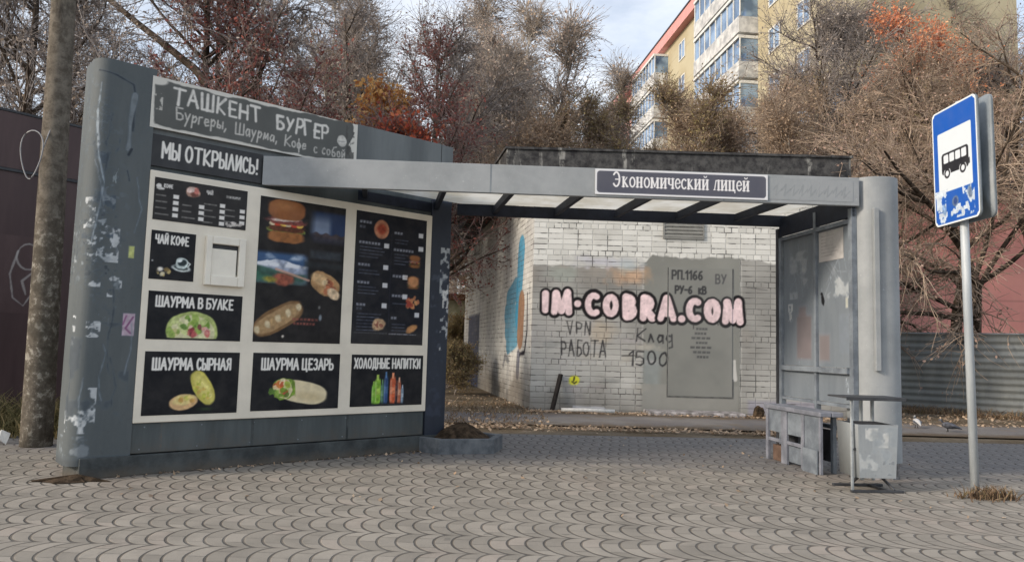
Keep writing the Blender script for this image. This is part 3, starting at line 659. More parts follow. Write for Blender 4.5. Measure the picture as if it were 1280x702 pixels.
# end column, navy with roof shade painted in, with torn paper on its edge
cr_ = Ras(.25, 2.5, .011, (40, 48, 66), 0, 33)
torn(cr_, .19, 1.75, .12, .5, (178, 184, 188), .9, .5); torn(cr_, .2, 1.2, .1, .6, (188, 192, 194), .9, .54); torn(cr_, .21, 1.45, .08, .2, (204, 206, 206), .95, .4); torn(cr_, .12, 1.4, .2, 1.2, (92, 100, 112), .6, .62); torn(cr_, .1, .5, .2, .6, (64, 72, 88), .6, .58)
V, Q, C = cr_.grid(lambda u, v: np.stack([2.762+u, np.full_like(u, -.03), .14+v], -1))
ec = MB(); ec.box(2.762, 3.012, -.028, .3, .135, 2.645)
M['navyshade'] = m_paintgrid('shaded navy column paint', (36, 43, 56), (46, 53, 66), chips=False)
print_obj('end_column', [(V, Q, C, V[:, [0, 2]], 0)], [M['navyshade']], K, extra=ec)
# parapet
pa_ = MB(); pa_.box(1.832, 2.86, -.012, .05, 2.76, 3.262); pa_.box(2.868, 3.02, -.010, .05, 2.76, 3.258); pa_.build('parapet', M['parapet'], K, bevel=.004)
bk = MB(); bk.box(-.05, 1.83, .0, .05, 2.752, 3.24); bk.build('sign_backing', M['parapet'], K)
# chalk sign: white board mostly covered with grey, torn edges
cs = Ras(1.90, .43, .0065, (206, 204, 196), 1, 17)
nn = cs.noise(.10, 3); n2 = cs.noise(.35, 3)
dx = np.minimum(cs.x-.0-(n2-.5)*.09, 1.86-cs.x+(nn-.6)*.11); dy = np.minimum(cs.y-.012-(n2-.5)*.05, .424-cs.y+(n2-.6)*.05)
dd = np.minimum(dx+.05*np.clip((.16-cs.y)/.1, 0, 1)*(cs.x > 1)*0, dy)
d2 = np.hypot(np.maximum(.26-cs.x, 0), np.maximum(.15-cs.y, 0))     # torn lower left corner
mk = np.clip((dd+(nn-.5)*.03)/.008, 0, 1)*np.clip((.262-d2)/.02, 0, 1)
mk *= 1-np.clip((1.0-np.hypot((cs.x-.03)/.1, (cs.y-.40)/.045))*4, 0, 1)
cs.put(mk, (88, 90, 88), .10, .3)
torn(cs, 1.82, .25, .10, .36, (70, 70, 68), .8, .5); torn(cs, .04, .25, .1, .2, (206, 204, 196), .8, .58)
wt = (216, 214, 208)
cs.text('ТАШКЕНТ', .17, .235, .135, .023, wt, sx=.84, jit=.05, gap=.30, dry=.35, wob=.3)
cs.text('БУРГЕР', 1.08, .215, .13, .023, wt, sx=.80, jit=.06, gap=.30, dry=.35, wob=.3)
cs.text('Бургеры,', .205, .105, .105, .0125, (196, 194, 188), sx=.85, jit=.04, gap=.2, dry=.4)
cs.text('Шаурма,', .70, .09, .10, .0125, (196, 194, 188), sx=.85, jit=.04, gap=.22, dry=.4)
cs.text('Кофе', 1.16, .075, .10, .0125, (196, 194, 188), sx=.85, jit=.04, gap=.2, dry=.4)
cs.text('с собой', 1.45, .065, .10, .0125, (190, 188, 182), sx=.8, jit=.05, gap=.24, dry=.5)
cs.ell(1.735, .235, .05, .055, (190, 188, 182), 0, .008, .2, .02, .12); cs.stroke([(1.70, .225), (1.77, .23)], .008, (150, 150, 146))
V, Q, C = cs.grid(lambda u, v: np.stack([-.075+u, -.021-.012*np.ones_like(u), 2.815+v-.0*u], -1))
ecs = MB(); ecs.box(-.075, 1.825, -.031, -.002, 2.815, 3.245)
print_obj('chalk_sign', [(V, Q, C, V[:, [0, 2]], 0)], [M['print'], M['black']], K, extra=ecs)
os_ = Ras(.95, .265, .005, (50, 52, 55), 1, 61); os_.put(np.clip((os_.noise(.12, 3)-.5)*3, 0, 1)*.3, (78, 80, 84)); os_.fit('МЫ ОТКРЫЛИСЬ!', .09, .068, .82, .15, .02, (228, 226, 220), wob=.12)
V, Q, C = os_.grid(lambda u, v: np.stack([-.06+u, np.full_like(u, -.0255), 2.50+v], -1))
eo = MB(); eo.box(-.06, .89, -.0235, -.0015, 2.50, 2.765, 1); print_obj('opening_sign', [(V, Q, C, V[:, [0, 2]], 0)], [M['print'], M['black']], K, extra=eo)
# cream menu board with window casing
mbd = MB(); mbd.box(-.045, 2.755, -.042, -.0015, .41, 2.46)
mbd.build('menu_board', M['cream'], K, bevel=.006)
wd = MB()
wx0, wx1, wz0, wz1 = .425, .765, 1.55, 1.97; ox0, ox1, oz0, oz1 = .475, .705, 1.635, 1.905
wd.box(wx0, ox0, -.085, -.043, wz0, wz1); wd.box(ox1, wx1, -.085, -.043, wz0, wz1); wd.box(ox0, ox1, -.085, -.043, wz0, oz0); wd.box(ox0, ox1, -.085, -.043, oz1, wz1)
we = wd.build('serving_window', M['upvc'], K, bevel=.006)
ps = MB(); ps.box(ox0+.001, ox1-.016, -.068, -.0435, oz0+.001, oz1-.04); ps.build('sash', M['upvc'], we)
sg = MB(); sg.box(ox0+.001, ox1-.001, -.050, -.0432, oz1-.039, oz1-.001); sg.box(ox1-.015, ox1-.001, -.049, -.0432, oz0+.02, oz1-.04); sg.build('shadow_strip', M['darksteel'], we)  # dark strips stand in for the shadow at the opening's top and side

# ---- posters
BK = (15, 17, 24)
def blob_food(r, cx, cy, rx, ry, cols, n, rot=0, size=(.1, .25), clip=None):
    g = r.rng
    for i in range(n):
        a, q = g.random()*6.28, math.sqrt(g.random())*.85
        x, y = q*math.cos(a)*rx, q*math.sin(a)*ry; s_ = size[0]+(size[1]-size[0])*g.random()
        c_, n_ = math.cos(rot), math.sin(rot)
        r.ell(cx+x*c_-y*n_, cy+x*n_+y*c_, min(rx, ry)*s_*1.4, min(rx, ry)*s_, cols[i % len(cols)], g.random()*3, .008, .2, .02, .3, .85, clip=clip)
def burger(r, cx, cy, w, h, k=1.):
    T = lambda c: tuple(v*k for v in c)
    r.ell(cx, cy-h*.36, w*.48, h*.14, T((150, 98, 56)), 0, .01, .2, .03, .1, p=3)
    for i in range(7): r.ell(cx-w*.42+w*.14*i, cy-h*.21+.004*(i % 2), w*.1, h*.05, T((122, 138, 66)), 0, .006, .25, .02, .3)
    r.ell(cx, cy-h*.16, w*.48, h*.09, T((92, 52, 34)), 0, .008, .3, .02, .15, p=3)
    for i in range(6): r.ell(cx-w*.36+w*.145*i, cy-h*.08, w*.1, h*.045, T([(222, 204, 170), (196, 70, 50), (232, 190, 90)][i % 3]), .2*(i % 2), .006, .2, .02, .2)
    r.ell(cx, cy+h*.0, w*.5, h*.08, T((124, 66, 60)), 0, .008, .3, .02, .2, p=3); r.ell(cx-w*.05, cy+h*.03, w*.36, h*.04, T((214, 196, 186)), .08, .008, .2, .02, .3)
    r.ell(cx, cy+h*.26, w*.5, h*.24, T((146, 92, 54)), 0, .012, .12, .04, .06, p=2.6)
    r.ell(cx-w*.08, cy+h*.35, w*.3, h*.1, T((178, 122, 76)), 0, .05, .1, .03, .2, .7)
def wrap(r, cx, cy, L, w, rot, open_left=True, dim=1.):
    T = lambda c: tuple(v*dim for v in c); c, s_ = math.cos(rot), math.sin(rot)
    r.ell(cx+.12*L*c, cy+.12*L*s_, L*.48, w*.5, T((222, 208, 172)), rot, .01, .1, .05, .06, p=2.8)
    r.ell(cx+.25*L*c+.1*w*s_, cy+.25*L*s_-.14*w*c, L*.3, w*.2, T((196, 178, 138)), rot, .04, .1, .03, .2, .6)
    r.ell(cx-.3*L*c, cy-.3*L*s_, w*.52, w*.54, T((120, 152, 58)), rot, .008, .3, .02, .3)
    r.ell(cx-.33*L*c, cy-.33*L*s_, w*.42, w*.42, T((226, 214, 170)), rot, .008, .2, .02, .3)
    blob_food(r, cx-.33*L*c, cy-.33*L*s_, w*.4, w*.4, [T(q) for q in ((206, 84, 48), (236, 220, 170), (150, 176, 66), (226, 132, 60), (190, 60, 44), (240, 226, 190))], 16, rot, (.16, .34))
    blob_food(r, cx-.4*L*c-.3*w*s_*0, cy-.4*L*s_-.2*w, w*.5, w*.22, [T(q) for q in ((112, 150, 52), (140, 172, 70), (88, 126, 48))], 10, rot, (.25, .5))
POST = []
def poster(name, x0, x1, z0, z1, paint, texts=(), seed=1, cell=.0065, label=None, bg=BK):
    r = Ras(x1-x0, z1-z0, cell, bg, 1, seed); r.rgb *= (1+.12*(r.noise(.3, 3)-.5))[..., None]
    paint(r)
    for t in texts: r.fit(t[0], t[1], t[2], t[3], t[4], t[4]*.165, (232, 230, 224))
    V, Q, C = r.grid(lambda u, v: np.stack([x0+u, np.full_like(u, -.0452), z0+v], -1))
    e = MB(); e.box(x0, x1, -.0445, -.0425, z0, z1, 1)
    o = print_obj(name, [(V, Q, C, V[:, [0, 2]], 0)], [M['print'], M['black'], M['letters']], K, extra=e)
    if label: o['label'] = label
    return o
def p_drinkmenu(r):
    g = r.rng; W_ = r.w
    r.rgb[:] = np.array((38, 37, 38))*(1+.15*(r.noise(.05, 3)-.5))[..., None]
    def col(x, hx, n, y0, priced=True):
        for i in range(n):
            y = y0-i*.052
            r.rect(x, x+.07+.04*g.random(), y, y+.011, (150, 148, 144), .008, .3, .02, .7)
            r.rect(x+.135, x+.18, y-.008, y+.025, (226, 224, 220), .006)
    col(.015, 0, 4, .2); col(.225, 0, 3, .145); col(.40, 0, 4, .18); col(.575, 0, 3, .155)
    r.text('КОФЕ', .075, .275, .028, .008, (214, 212, 208), sx=.7, gap=.3); r.text('ЧАЙ', .42, .272, .03, .008, (206, 204, 200), sx=.7, gap=.3)
    r.rect(.585, .71, .262, .285, (190, 188, 184), .01, .6, .01, .7)
    r.ell(.035, .28, .022, .02, (206, 204, 200), 0, .006, .2, .02, .3); r.ell(.045, .262, .03, .012, (206, 204, 200), 0, .006, .2, .02, .3)
    r.ell(.30, .268, .055, .045, (176, 142, 126), 0, .01, .3, .02, .25); r.ell(.29, .285, .035, .025, (226, 200, 190), .3, .008, .3, .02, .3); r.ell(.315, .25, .03, .02, (112, 70, 60), 0, .01, .3, .02, .3); r.ell(.335, .28, .02, .03, (196, 120, 110), 0, .01, .3, .02, .3)
    for i in range(7): r.ell(.60+.02*i, .025+.018*g.random(), .012+.01*g.random(), .012, (206, 200, 194), g.random(), .006, .2, .02, .4, .8)
    r.ell(.66, .05, .025, .014, (196, 190, 186), 0, .006, .2, .02, .2)
def p_tea(r):
    r.ell(.245, .105, .075, .03, (206, 214, 212), -.1, .008, .2, .02, .1); r.ell(.245, .112, .058, .022, (60, 70, 72), -.1, .008, .2, .02, .1)
    r.ell(.25, .145, .05, .045, (196, 208, 206), 0, .008, .25, .02, .1, p=2.6); r.ell(.255, .15, .036, .026, (46, 58, 62), .3, .008, .2, .02, .1); r.ell(.235, .165, .02, .012, (226, 234, 234), .4, .008)
    r.stroke([(.295, .16), (.318, .145), (.30, .12)], .011, (206, 214, 212))
    blob_food(r, .10, .065, .07, .035, ((196, 176, 120), (224, 214, 180), (130, 110, 70), (90, 84, 70)), 12, 0, (.2, .5)); r.ell(.085, .085, .022, .018, (240, 236, 226), 0, .015, .2); r.ell(.02, .15, .008, .008, (150, 150, 150), 0, .006)
def p_bun(r):
    cx, cy = .36, .045; W_, H_ = .21, .17
    clip = np.clip((r.y-.012)/.008, 0, 1)
    r.ell(cx, cy+.02, W_, H_, (176, 190, 116), 0, .01, .25, .03, .1, clip=clip); r.ell(cx+.005, cy+.015, W_*.86, H_*.86, (216, 214, 170), 0, .012, .15, .03, .1, clip=clip)
    blob_food(r, cx-.02, cy+.08, W_*.8, H_*.45, ((112, 150, 58), (150, 178, 84), (196, 206, 140), (88, 126, 50)), 18, 0, (.15, .4), clip)
    blob_food(r, cx+.03, cy+.03, W_*.6, H_*.28, ((196, 96, 96), (214, 150, 140), (150, 56, 66), (226, 190, 176), (120, 60, 60)), 18, 0, (.2, .5), clip)
    blob_food(r, cx-.15, cy+.02, .045, .05, ((206, 200, 140), (140, 168, 80)), 8, 0, (.3, .6), clip)
def p_cheese(r):
    r.ell(.32, .10, .115, .065, (214, 176, 128), .15, .01, .15, .03, .12); r.ell(.325, .12, .09, .04, (226, 206, 140), .15, .015, .15, .03, .2); blob_food(r, .33, .115, .08, .035, ((196, 196, 90), (232, 210, 130), (206, 160, 90)), 9, .1, (.25, .5))
    r.ell(.47, .215, .155, .075, (206, 196, 96), -1.05, .01, .16, .03, .1, p=2.4); r.ell(.475, .22, .12, .05, (226, 216, 130), -1.05, .03, .12, .03, .15, .8); blob_food(r, .47, .2, .13, .055, ((188, 190, 76), (232, 222, 140), (206, 176, 90)), 14, -1.05, (.15, .35))
    r.ell(.5, .04, .05, .012, (40, 60, 36), 0, .02)
def p_caesar(r):
    wrap(r, .44, .165, .47, .20, -.18)
def p_drinks(r):
    for (x, w, h, c, c2) in ((.30, .075, .31, (132, 182, 60), (186, 214, 100)), (.255, .04, .24, (110, 164, 54), (150, 190, 80)), (.395, .05, .34, (44, 74, 120), (90, 130, 176)), (.355, .032, .26, (70, 110, 90), (120, 160, 120)), (.475, .07, .33, (206, 98, 62), (232, 150, 110)), (.55, .045, .28, (196, 110, 80), (230, 180, 150)), (.59, .03, .2, (120, 140, 160), (190, 200, 214)), (.52, .03, .25, (60, 40, 44), (120, 70, 60))):
        r.ell(x, .02+h*.40, w*.5, h*.40, c, 0, .008, .3, .03, .06, p=5); r.rect(x-w*.18, x+w*.18, .02+h*.75, .02+h*.93, c2, .008, .2, .02); r.rect(x-w*.42, x+w*.42, .02+h*.3, .02+h*.5, c2, .012, .3, .02, .7); r.rect(x-w*.35, x-w*.2, .04, .02+h*.7, (236, 240, 236), .02, .1, .02, .35)
    r.rect(.2, .64, .0, .018, (30, 34, 40), .01)
def p_big(r):
    w, h = r.w, r.h; v = r.y/h; n = r.noise(.12, 4)
    r.rgb[:] = np.array((24, 22, 24))*(1+.15*(r.noise(.25, 3)-.5))[..., None]
    # mountain lake picture
    x0, x1, y0, y1 = .0, .50, .52, .83
    ins = np.clip((.50-r.x)/.06, 0, 1)*np.clip((r.y-y0)/.05, 0, 1)*np.clip((y1-r.y)/.04, 0, 1)
    r.put(ins*1., (58, 88, 128)); r.put(ins*np.clip((n-.5)*5, 0, 1)*np.clip((r.y-.74)/.03, 0, 1), (190, 204, 222))
    rid = .715+.035*np.sin(r.x*9)+.05*(r.noise(.12, 4)-.5)+.03*np.clip((r.x-.3)/.2, 0, 1)
    r.put(ins*np.clip((rid-r.y)/.01, 0, 1), (150, 160, 180), .35, .04); r.put(ins*np.clip((rid-r.y)/.01, 0, 1)*np.clip((n-.47)*8, 0, 1)*np.clip((r.y-.67)/.02, 0, 1), (226, 230, 238))
    hil = .665+.03*np.sin(r.x*7+2); r.put(ins*np.clip((hil-r.y)/.02, 0, 1), (52, 84, 76), .3, .05); r.put(ins*np.clip((.62-.22*(r.x-.1)-r.y)/.02, 0, 1), (54, 96, 80), .3, .06)
    r.stroke([(.18, .66), (.30, .63), (.5, .58)], .02, (206, 160, 140), .3, .8); r.ell(.25, .57, .10, .055, (150, 84, 66), 0, .02, .3, .03, .2); r.ell(.13, .565, .06, .025, (150, 140, 60), 0, .02, .3, .03, .3)
    # evening tower picture
    in2 = np.clip((r.x-.47)/.08, 0, 1)*np.clip((r.y-.93)/.08, 0, 1)*np.clip((h-.05-r.y)/.03, 0, 1)
    r.put(in2*.9, (38, 58, 96), .15, .2); r.put(in2*np.clip((.72-r.x)/.05, 0, 1)*np.clip((r.y-1.0)/.04, 0, 1)*np.clip((1.23-r.y)/.1, 0, 1)*.75, (146, 160, 182), .1, .1)
    r.put(in2*np.clip((1.04+.01*np.sin(r.x*60)-r.y)/.01, 0, 1), (66, 58, 62), .3, .03)
    r.rect(.5, .82, .79, .87, (58, 66, 74), .03, .3, .05, .8); r.rect(.45, .83, .70, .76, (46, 54, 58), .04, .3, .05, .6)
    burger(r, .255, 1.105, .36, .40)
    r.ell(.66, .56, .15, .105, (176, 138, 96), -.5, .01, .3, .04, .15, p=2.6); r.ell(.62, .60, .10, .05, (206, 172, 128), -.3, .02, .25, .03, .2, .9); blob_food(r, .70, .54, .09, .06, ((150, 84, 60), (214, 190, 150), (120, 70, 50), (196, 120, 84)), 18, -.5, (.2, .45)); r.ell(.76, .47, .07, .05, (206, 182, 150), -.6, .012, .3, .03, .25)
    c, s_ = math.cos(.42), math.sin(.42)
    r.ell(.225, .215, .26, .105, (124, 94, 62), .52, .01, .15, .04, .06, p=2.6); r.ell(.225, .215, .235, .075, (166, 136, 98), .52, .012, .2, .03, .1, p=2.6)
    for i in range(9): r.ell(.03+.048*i, .105+.0275*i, .026, .034, [(206, 190, 156), (176, 146, 104)][i % 2], .4, .01, .2, .02, .3)
    for (x, y, l) in ((.36, .205, .26), (.37, .165, .22)):
        for q in range(7): r.rect(x+l*q/7, x+l*q/7+l/7*.75, y, y+.022, (150, 84, 74), .012, .4, .02, .8)
    r.ell(.635, .24, .015, .03, (120, 130, 140), 0, .01); r.ell(.62, .335, .012, .016, (110, 110, 110), 0, .01); r.ell(.275, .055, .012, .012, (206, 200, 190), 0, .006)
def p_food_menu(r):
    w, h = r.w, r.h; g = r.rng; wt_ = (160, 164, 176)
    r.rgb[:] = np.array((14, 17, 28))*(1+.15*(r.noise(.25, 3)-.5))[..., None]; r.put(np.clip((.2-r.y)/.1, 0, 1), (34, 34, 38))
    r.rect(w*.49, w*.495, .17, 1.12, (50, 56, 74), .006)
    def head(x, y, l, k=1):
        for q in range(max(2, int(l/.035))): r.rect(x+.035*q, x+.035*q+.028, y, y+.026, wt_, .008, .3, .01, .75*k)
    def lines(x, y, n, l):
        for i in range(n): 
            r.rect(x, x+l*(.6+.4*g.random()), y-i*.032, y-i*.032+.009, (92, 98, 114), .008, .4, .02, .8)
    def sq(x, y): r.rect(x, x+.058, y, y+.048, (206, 208, 214), .006)
    for (y, ln) in ((1.19, .14), (.985, .27), (.765, .17), (.59, .17), (.37, .12)): head(.04, y, ln)
    head(.04, 1.14, .10, .6); head(.04, .33, .1, .5)
    for (y, n) in ((.95, 4), (.72, 2), (.555, 3), (.29, 6)): lines(.05, y, n, .3)
    for y in (.965, .745, .565, .36): sq(.325, y)
    for (y, ln) in ((1.12, .13), (.95, .26), (.68, .15), (.48, .14), (.255, .1)): head(.44, y, ln)
    for y, xx in ((1.115, .735), (.975, .74), (.665, .56), (.465, .565), (.285, .72)): sq(xx, y)
    for (y, n) in ((1.06, 2), (.91, 4), (.41, 1), (.2, 4)): lines(.45, y, n, .2)
    r.ell(.29, 1.15, .085, .095, (176, 120, 92), 0, .012, .25, .04, .06); r.ell(.29, 1.15, .05, .055, (150, 64, 44), 0, .03, .3, .03, .2)
    burger(r, .70, .86, .13, .13, .9); burger(r, .69, .64, .14, .13, .8); r.ell(.69, .65, .065, .055, (196, 140, 96), 0, .02, .2)
    blob_food(r, .69, .44, .08, .055, ((196, 130, 90), (226, 170, 110), (150, 60, 50)), 16, 0, (.25, .5)); r.ell(.30, .195, .075, .06, (190, 158, 124), .3, .015, .3, .03, .2); blob_food(r, .30, .2, .05, .04, ((140, 84, 70), (220, 190, 150)), 8, 0, (.3, .5)); r.ell(.69, .165, .075, .035, (176, 128, 84), .5, .012, .25, .03, .15)
    r.rect(.03, .40, .105, .112, (110, 110, 116), .008, .6, .01, .7); r.rect(.42, .75, .1, .11, (150, 150, 156), .008, .6, .01, .7)
poster('menu_poster', -.008, .762, 2.055, 2.405, p_drinkmenu, seed=3, cell=.005, label='small dark drinks price list at the top left of the board')
poster('menu_poster', -.006, .345, 1.568, 1.968, p_tea, [('ЧАЙ КОФЕ', .03, .29, .27, .082)], seed=4, cell=.0045, label='tea and coffee poster with a cup')
poster('menu_poster', .004, .772, 1.08, 1.472, p_bun, [('ШАУРМА В БУЛКЕ', .055, .262, .64, .098)], seed=5, cell=.005, label='poster with a bun sandwich')
poster('menu_poster', .010, .778, .467, .982, p_cheese, [('ШАУРМА СЫРНАЯ', .055, .36, .645, .108)], seed=6, cell=.005, label='poster with yellow cheese bread')
poster('menu_poster', .884, 1.734, 1.081, 2.388, p_big, seed=7, cell=.0075, label='large poster with a burger, a mountain lake and a long roll')
poster('menu_poster', 1.852, 2.684, 1.088, 2.395, p_food_menu, seed=8, cell=.0075, label='tall dark food price list')
poster('menu_poster', .898, 1.746, .473, .984, p_caesar, [('ШАУРМА ЦЕЗАРЬ', .075, .355, .71, .115)], seed=9, cell=.005, label='poster with a white wrap')
poster('menu_poster', 1.872, 2.702, .479, .982, p_drinks, [('ХОЛОДНЫЕ НАПИТКИ', .025, .365, .775, .11)], seed=10, cell=.005, label='poster with coloured bottles')

# ================================================================== BUS SHELTER
SHO = np.array((.5, 7.4, 0))
S = empty('bus_shelter', tuple(SHO), 0, 'grey steel bus shelter with flat roof, stop name board and rounded end column', 'bus shelter')
def sb(mb, name, mats, bevel=0, parent=None, smooth=False): return mb.build(name, mats, parent or S, off=SHO, bevel=bevel, smooth=smooth)
FL, FR = np.array((-2.275, 6.60)), np.array((3.20, 6.80))
RL, RR = np.array((-.62, 8.05)), np.array((2.98, 8.22))
# roof deck (top skin) and white underside
mt, b_ = begin('milky roof sheeting', .6, .3); n_ = noise(coord(), 2.5, 5, .6); c_ = mixc(ss(n_, .35, .7), L4((206, 200, 184)), L4((234, 232, 224))); setc(b_, c_)
tr_ = mt.node_tree.nodes.new('ShaderNodeBsdfTranslucent'); mx_ = mt.node_tree.nodes.new('ShaderNodeMixShader'); mx_.inputs[0].default_value = .62
mt.node_tree.links.new(c_.s, tr_.inputs[0]); mt.node_tree.links.new(b_.outputs[0], mx_.inputs[1]); mt.node_tree.links.new(tr_.outputs[0], mx_.inputs[2]); mt.node_tree.links.new(mx_.outputs[0], mt.node_tree.nodes['Material Output'].inputs[0])
un = MB(); un.add([(*p, 2.64) for p in (tuple(FL+(.09, .07)), tuple(FR+(-.02, .06)), tuple(RR+(-.02, -.02)), tuple(RL+(.02, -.02)))], [(0, 1, 2, 3)]); sb(un, 'roof_sheet', mt)
fa = MB(); q = [(0, 0), (1, 0)]
nrm = np.array((-(FR-FL)[1], (FR-FL)[0])); nrm = nrm/np.linalg.norm(nrm)*.05
fa.hexa([(*FL, 2.487), (*FR, 2.487), (*(FR+nrm), 2.487), (*(FL+nrm+(.04, 0)), 2.487)], [(*FL, 2.752), (*FR, 2.752), (*(FR+nrm), 2.752), (*(FL+nrm+(.04, 0)), 2.752)])
sb(fa, 'fascia', M['fascia'], .004)
fs_ = Ras(1.0, .2, .006, (116, 122, 126), 0, 5)
for q in range(9):
    x0_ = .06+.1*q; fs_.stroke([(x0_, .05+.05*fs_.rng.random()), (x0_+.05, .14), (x0_+.03, .04), (x0_+.10, .10)], .014, (112, 118, 122), 1.2, .45, 0, .5)
dv_ = (FR-FL)/np.linalg.norm(FR-FL); ou_ = -nrm/np.linalg.norm(nrm); M['scuff'] = m_paintgrid('scuffed light grey steel', (138, 143, 146), (148, 152, 155), .55, False)
V, Q, C = fs_.grid(lambda u, v: np.concatenate([(FL+dv_*4.62+ou_*.0025)[None]+u[:, None]*dv_[None]*.8-SHO[None, :2], (2.52+v)[:, None]], 1))
print_obj('scuffed_patch', [(V, Q, C, V[:, [0, 2]], 0)], [M['scuff']], S)
for d_ in (2.05, 4.2):
    sm_ = MB(); p_ = FL+dv_*d_+ou_*.0015; sm_.hexa([(*p_, 2.489), (*(p_+dv_*.012), 2.489), (*(p_+dv_*.012-ou_*.003), 2.489), (*(p_-ou_*.003), 2.489)], [(*p_, 2.75), (*(p_+dv_*.012), 2.75), (*(p_+dv_*.012-ou_*.003), 2.75), (*(p_-ou_*.003), 2.75)]); sb(sm_, 'seam', M['platesteel'])
rb_ = MB(); rb_.bar((*(RL+(.0, .0)), 2.575), (*(RR+(.05, .0)), 2.575), .06, .12); sb(rb_, 'rear_beam', M['navy'])
fb_ = MB(); fb_.bar((*(FL+nrm*2.0+(.12, .02)), 2.555), (*(FR+nrm*2.0), 2.555), .05, .09); sb(fb_, 'front_beam', M['navy'])
kd_ = np.array((.755, .655))
sbm = MB(); a_ = np.array((-2.20, 6.78)); b2_ = np.array((-.70, 8.02)); sbm.bar((*a_, 2.555), (*b2_, 2.555), .05, .10); sb(sbm, 'side_beam', M['navy'])
for x in (-1.49, -.83, -.21, .46, 1.12, 1.79, 2.44):
    yb = 8.11 if x > -.8 else None
    top = np.array((x+.0, 8.03+.04*(x+.6)/3.6)); f_ = 6.74+.036*(x-FL[0])
    if x < -.7:                                       # short ribs end on the beam along the kiosk
        t_ = (x-a_[0])/(b2_-a_)[0]; top = np.array((x, a_[1]+t_*(b2_-a_)[1]-.03))
    bt = np.array((x+.175*(top[1]-f_), f_))
    rbm = MB(); rbm.bar((*bt, 2.575), (*top, 2.575), .045, .078); sb(rbm, 'rib', M['navy'])
# stop name board
def serif_board():
    w, h = 1.60, .235; r = Ras(w, h, .0036, (214, 216, 220), 1, 3)
    # rounded white rim, slate field
    def rr_(inset, rad, col):
        d = np.hypot(np.maximum(np.abs(r.x-w/2)-(w/2-inset-rad), 0), np.maximum(np.abs(r.y-h/2)-(h/2-inset-rad), 0))-rad
        r.put(r.sm(d), col)
    rr_(.016, .03, (84, 86, 98)); r.put((r.sm(np.maximum(np.abs(r.x-w/2)-w/2+.03, np.abs(r.y-h/2)-h/2+.03)))*.15, (60, 62, 74), .3, .2)
    c = (226, 226, 228); H = .088; B = .021; T_ = .010; SRF = .009
    def stem(x, z0=0, z1=1, b=B): r.stroke([(x, y0+z0*H), (x, y0+z1*H)], b, c)
    def serif(x, z, l=.036): r.stroke([(x-l/2, y0+z*H), (x+l/2, y0+z*H)], SRF, c)
    def full(x, z1=1.): stem(x, 0, z1); serif(x, 0); serif(x, z1)
    def diag(p, q, b=T_): r.stroke([(p[0], y0+p[1]*H), (q[0], y0+q[1]*H)], b, c)
    def bowl(cx, w_, a0, a1, b=.016, z=.5, rz=.5): r.stroke([(cx+w_*math.cos(R(t)), y0+(z+rz*math.sin(R(t)))*H) for t in np.linspace(a0, a1, 14)], b, c)
    y0 = .078; x = .205
    def Eh(x): bowl(x+.03, .042, 140, -140, .018, .75, .75); diag((x+.02, .75), (x+.07, .75), .012); return .105
    def k_(x): full(x+.018); diag((x+.025, .48), (x+.062, .98), .011); diag((x+.03, .5), (x+.07, .02), .018); serif(x+.068, 0, .024); return .092
    def o_(x): bowl(x+.042, .032, 0, 360, .016); return .09
    def n_(x): full(x+.018); full(x+.068); diag((x+.018, .5), (x+.068, .5), .010); return .098
    def m_(x): full(x+.016); full(x+.092); diag((x+.02, 1), (x+.054, .1), .014); diag((x+.054, .1), (x+.09, 1), .010); return .122
    def i_(x): full(x+.018); full(x+.070); diag((x+.02, .05), (x+.068, .95), .010); return .10
    def j_(x): i_(x); bowl(x+.044, .018, 200, 340, .010, 1.45, .18); return .10
    def ch(x): full(x+.066); stem(x+.016, .5, 1); serif(x+.016, 1); bowl(x+.042, .026, 180, 290, .012, .55, .2); return .094
    def e_(x): bowl(x+.038, .03, 15, 330, .015); diag((x+.012, .52), (x+.062, .55), .010); return .082
    def s_(x): bowl(x+.038, .03, 45, 315, .016); return .078
    def l_(x): full(x+.068); diag((x+.016, .02), (x+.034, .98), .011); diag((x+.034, .98), (x+.066, .98), .010); serif(x+.014, 0, .02); return .096
    def c_(x): full(x+.018); full(x+.066); diag((x+.018, .0), (x+.08, .0), .011); diag((x+.085, .05), (x+.085, -.25), .011); return .104
    st0 = r.stroke; xo = .172
    r.stroke = lambda pts, b, col: st0([(xo+(p[0]-.205)*.712, p[1]) for p in pts], b*.86, col)
    sq = [Eh, k_, o_, n_, o_, m_, i_, ch, e_, s_, k_, i_, j_, None, l_, i_, c_, e_, j_]
    for fn in sq:
        if fn is None: x += .05; continue
        x += fn(x)
    return r
_nb = serif_board
def name_board():
    r = _nb(); w, h = r.w, r.h
    dv = (FR-FL)/np.linalg.norm(FR-FL); ou = -nrm/np.linalg.norm(nrm)
    p0 = FL+dv*((.735-FL[0])/dv[0])
    def P(u, v): 
        pts = p0[None]+u[:, None]*dv[None]+ou[None]*.0135
        return np.concatenate([pts-SHO[None, :2], (2.508+v)[:, None]], 1)
    V, Q, C = r.grid(P)
    e = MB(); a = p0+ou*.013; b = p0+dv*w+ou*.013; c = p0+dv*w+ou*.001; d = p0+ou*.001
    e.hexa([(*(k-SHO[:2]), 2.508) for k in (a, b, c, d)], [(*(k-SHO[:2]), 2.508+h) for k in (a, b, c, d)])
    o = print_obj('name_board', [(V, Q, C, V[:, [0, 2]], 0)], [M['print']], S, extra=e)
name_board()
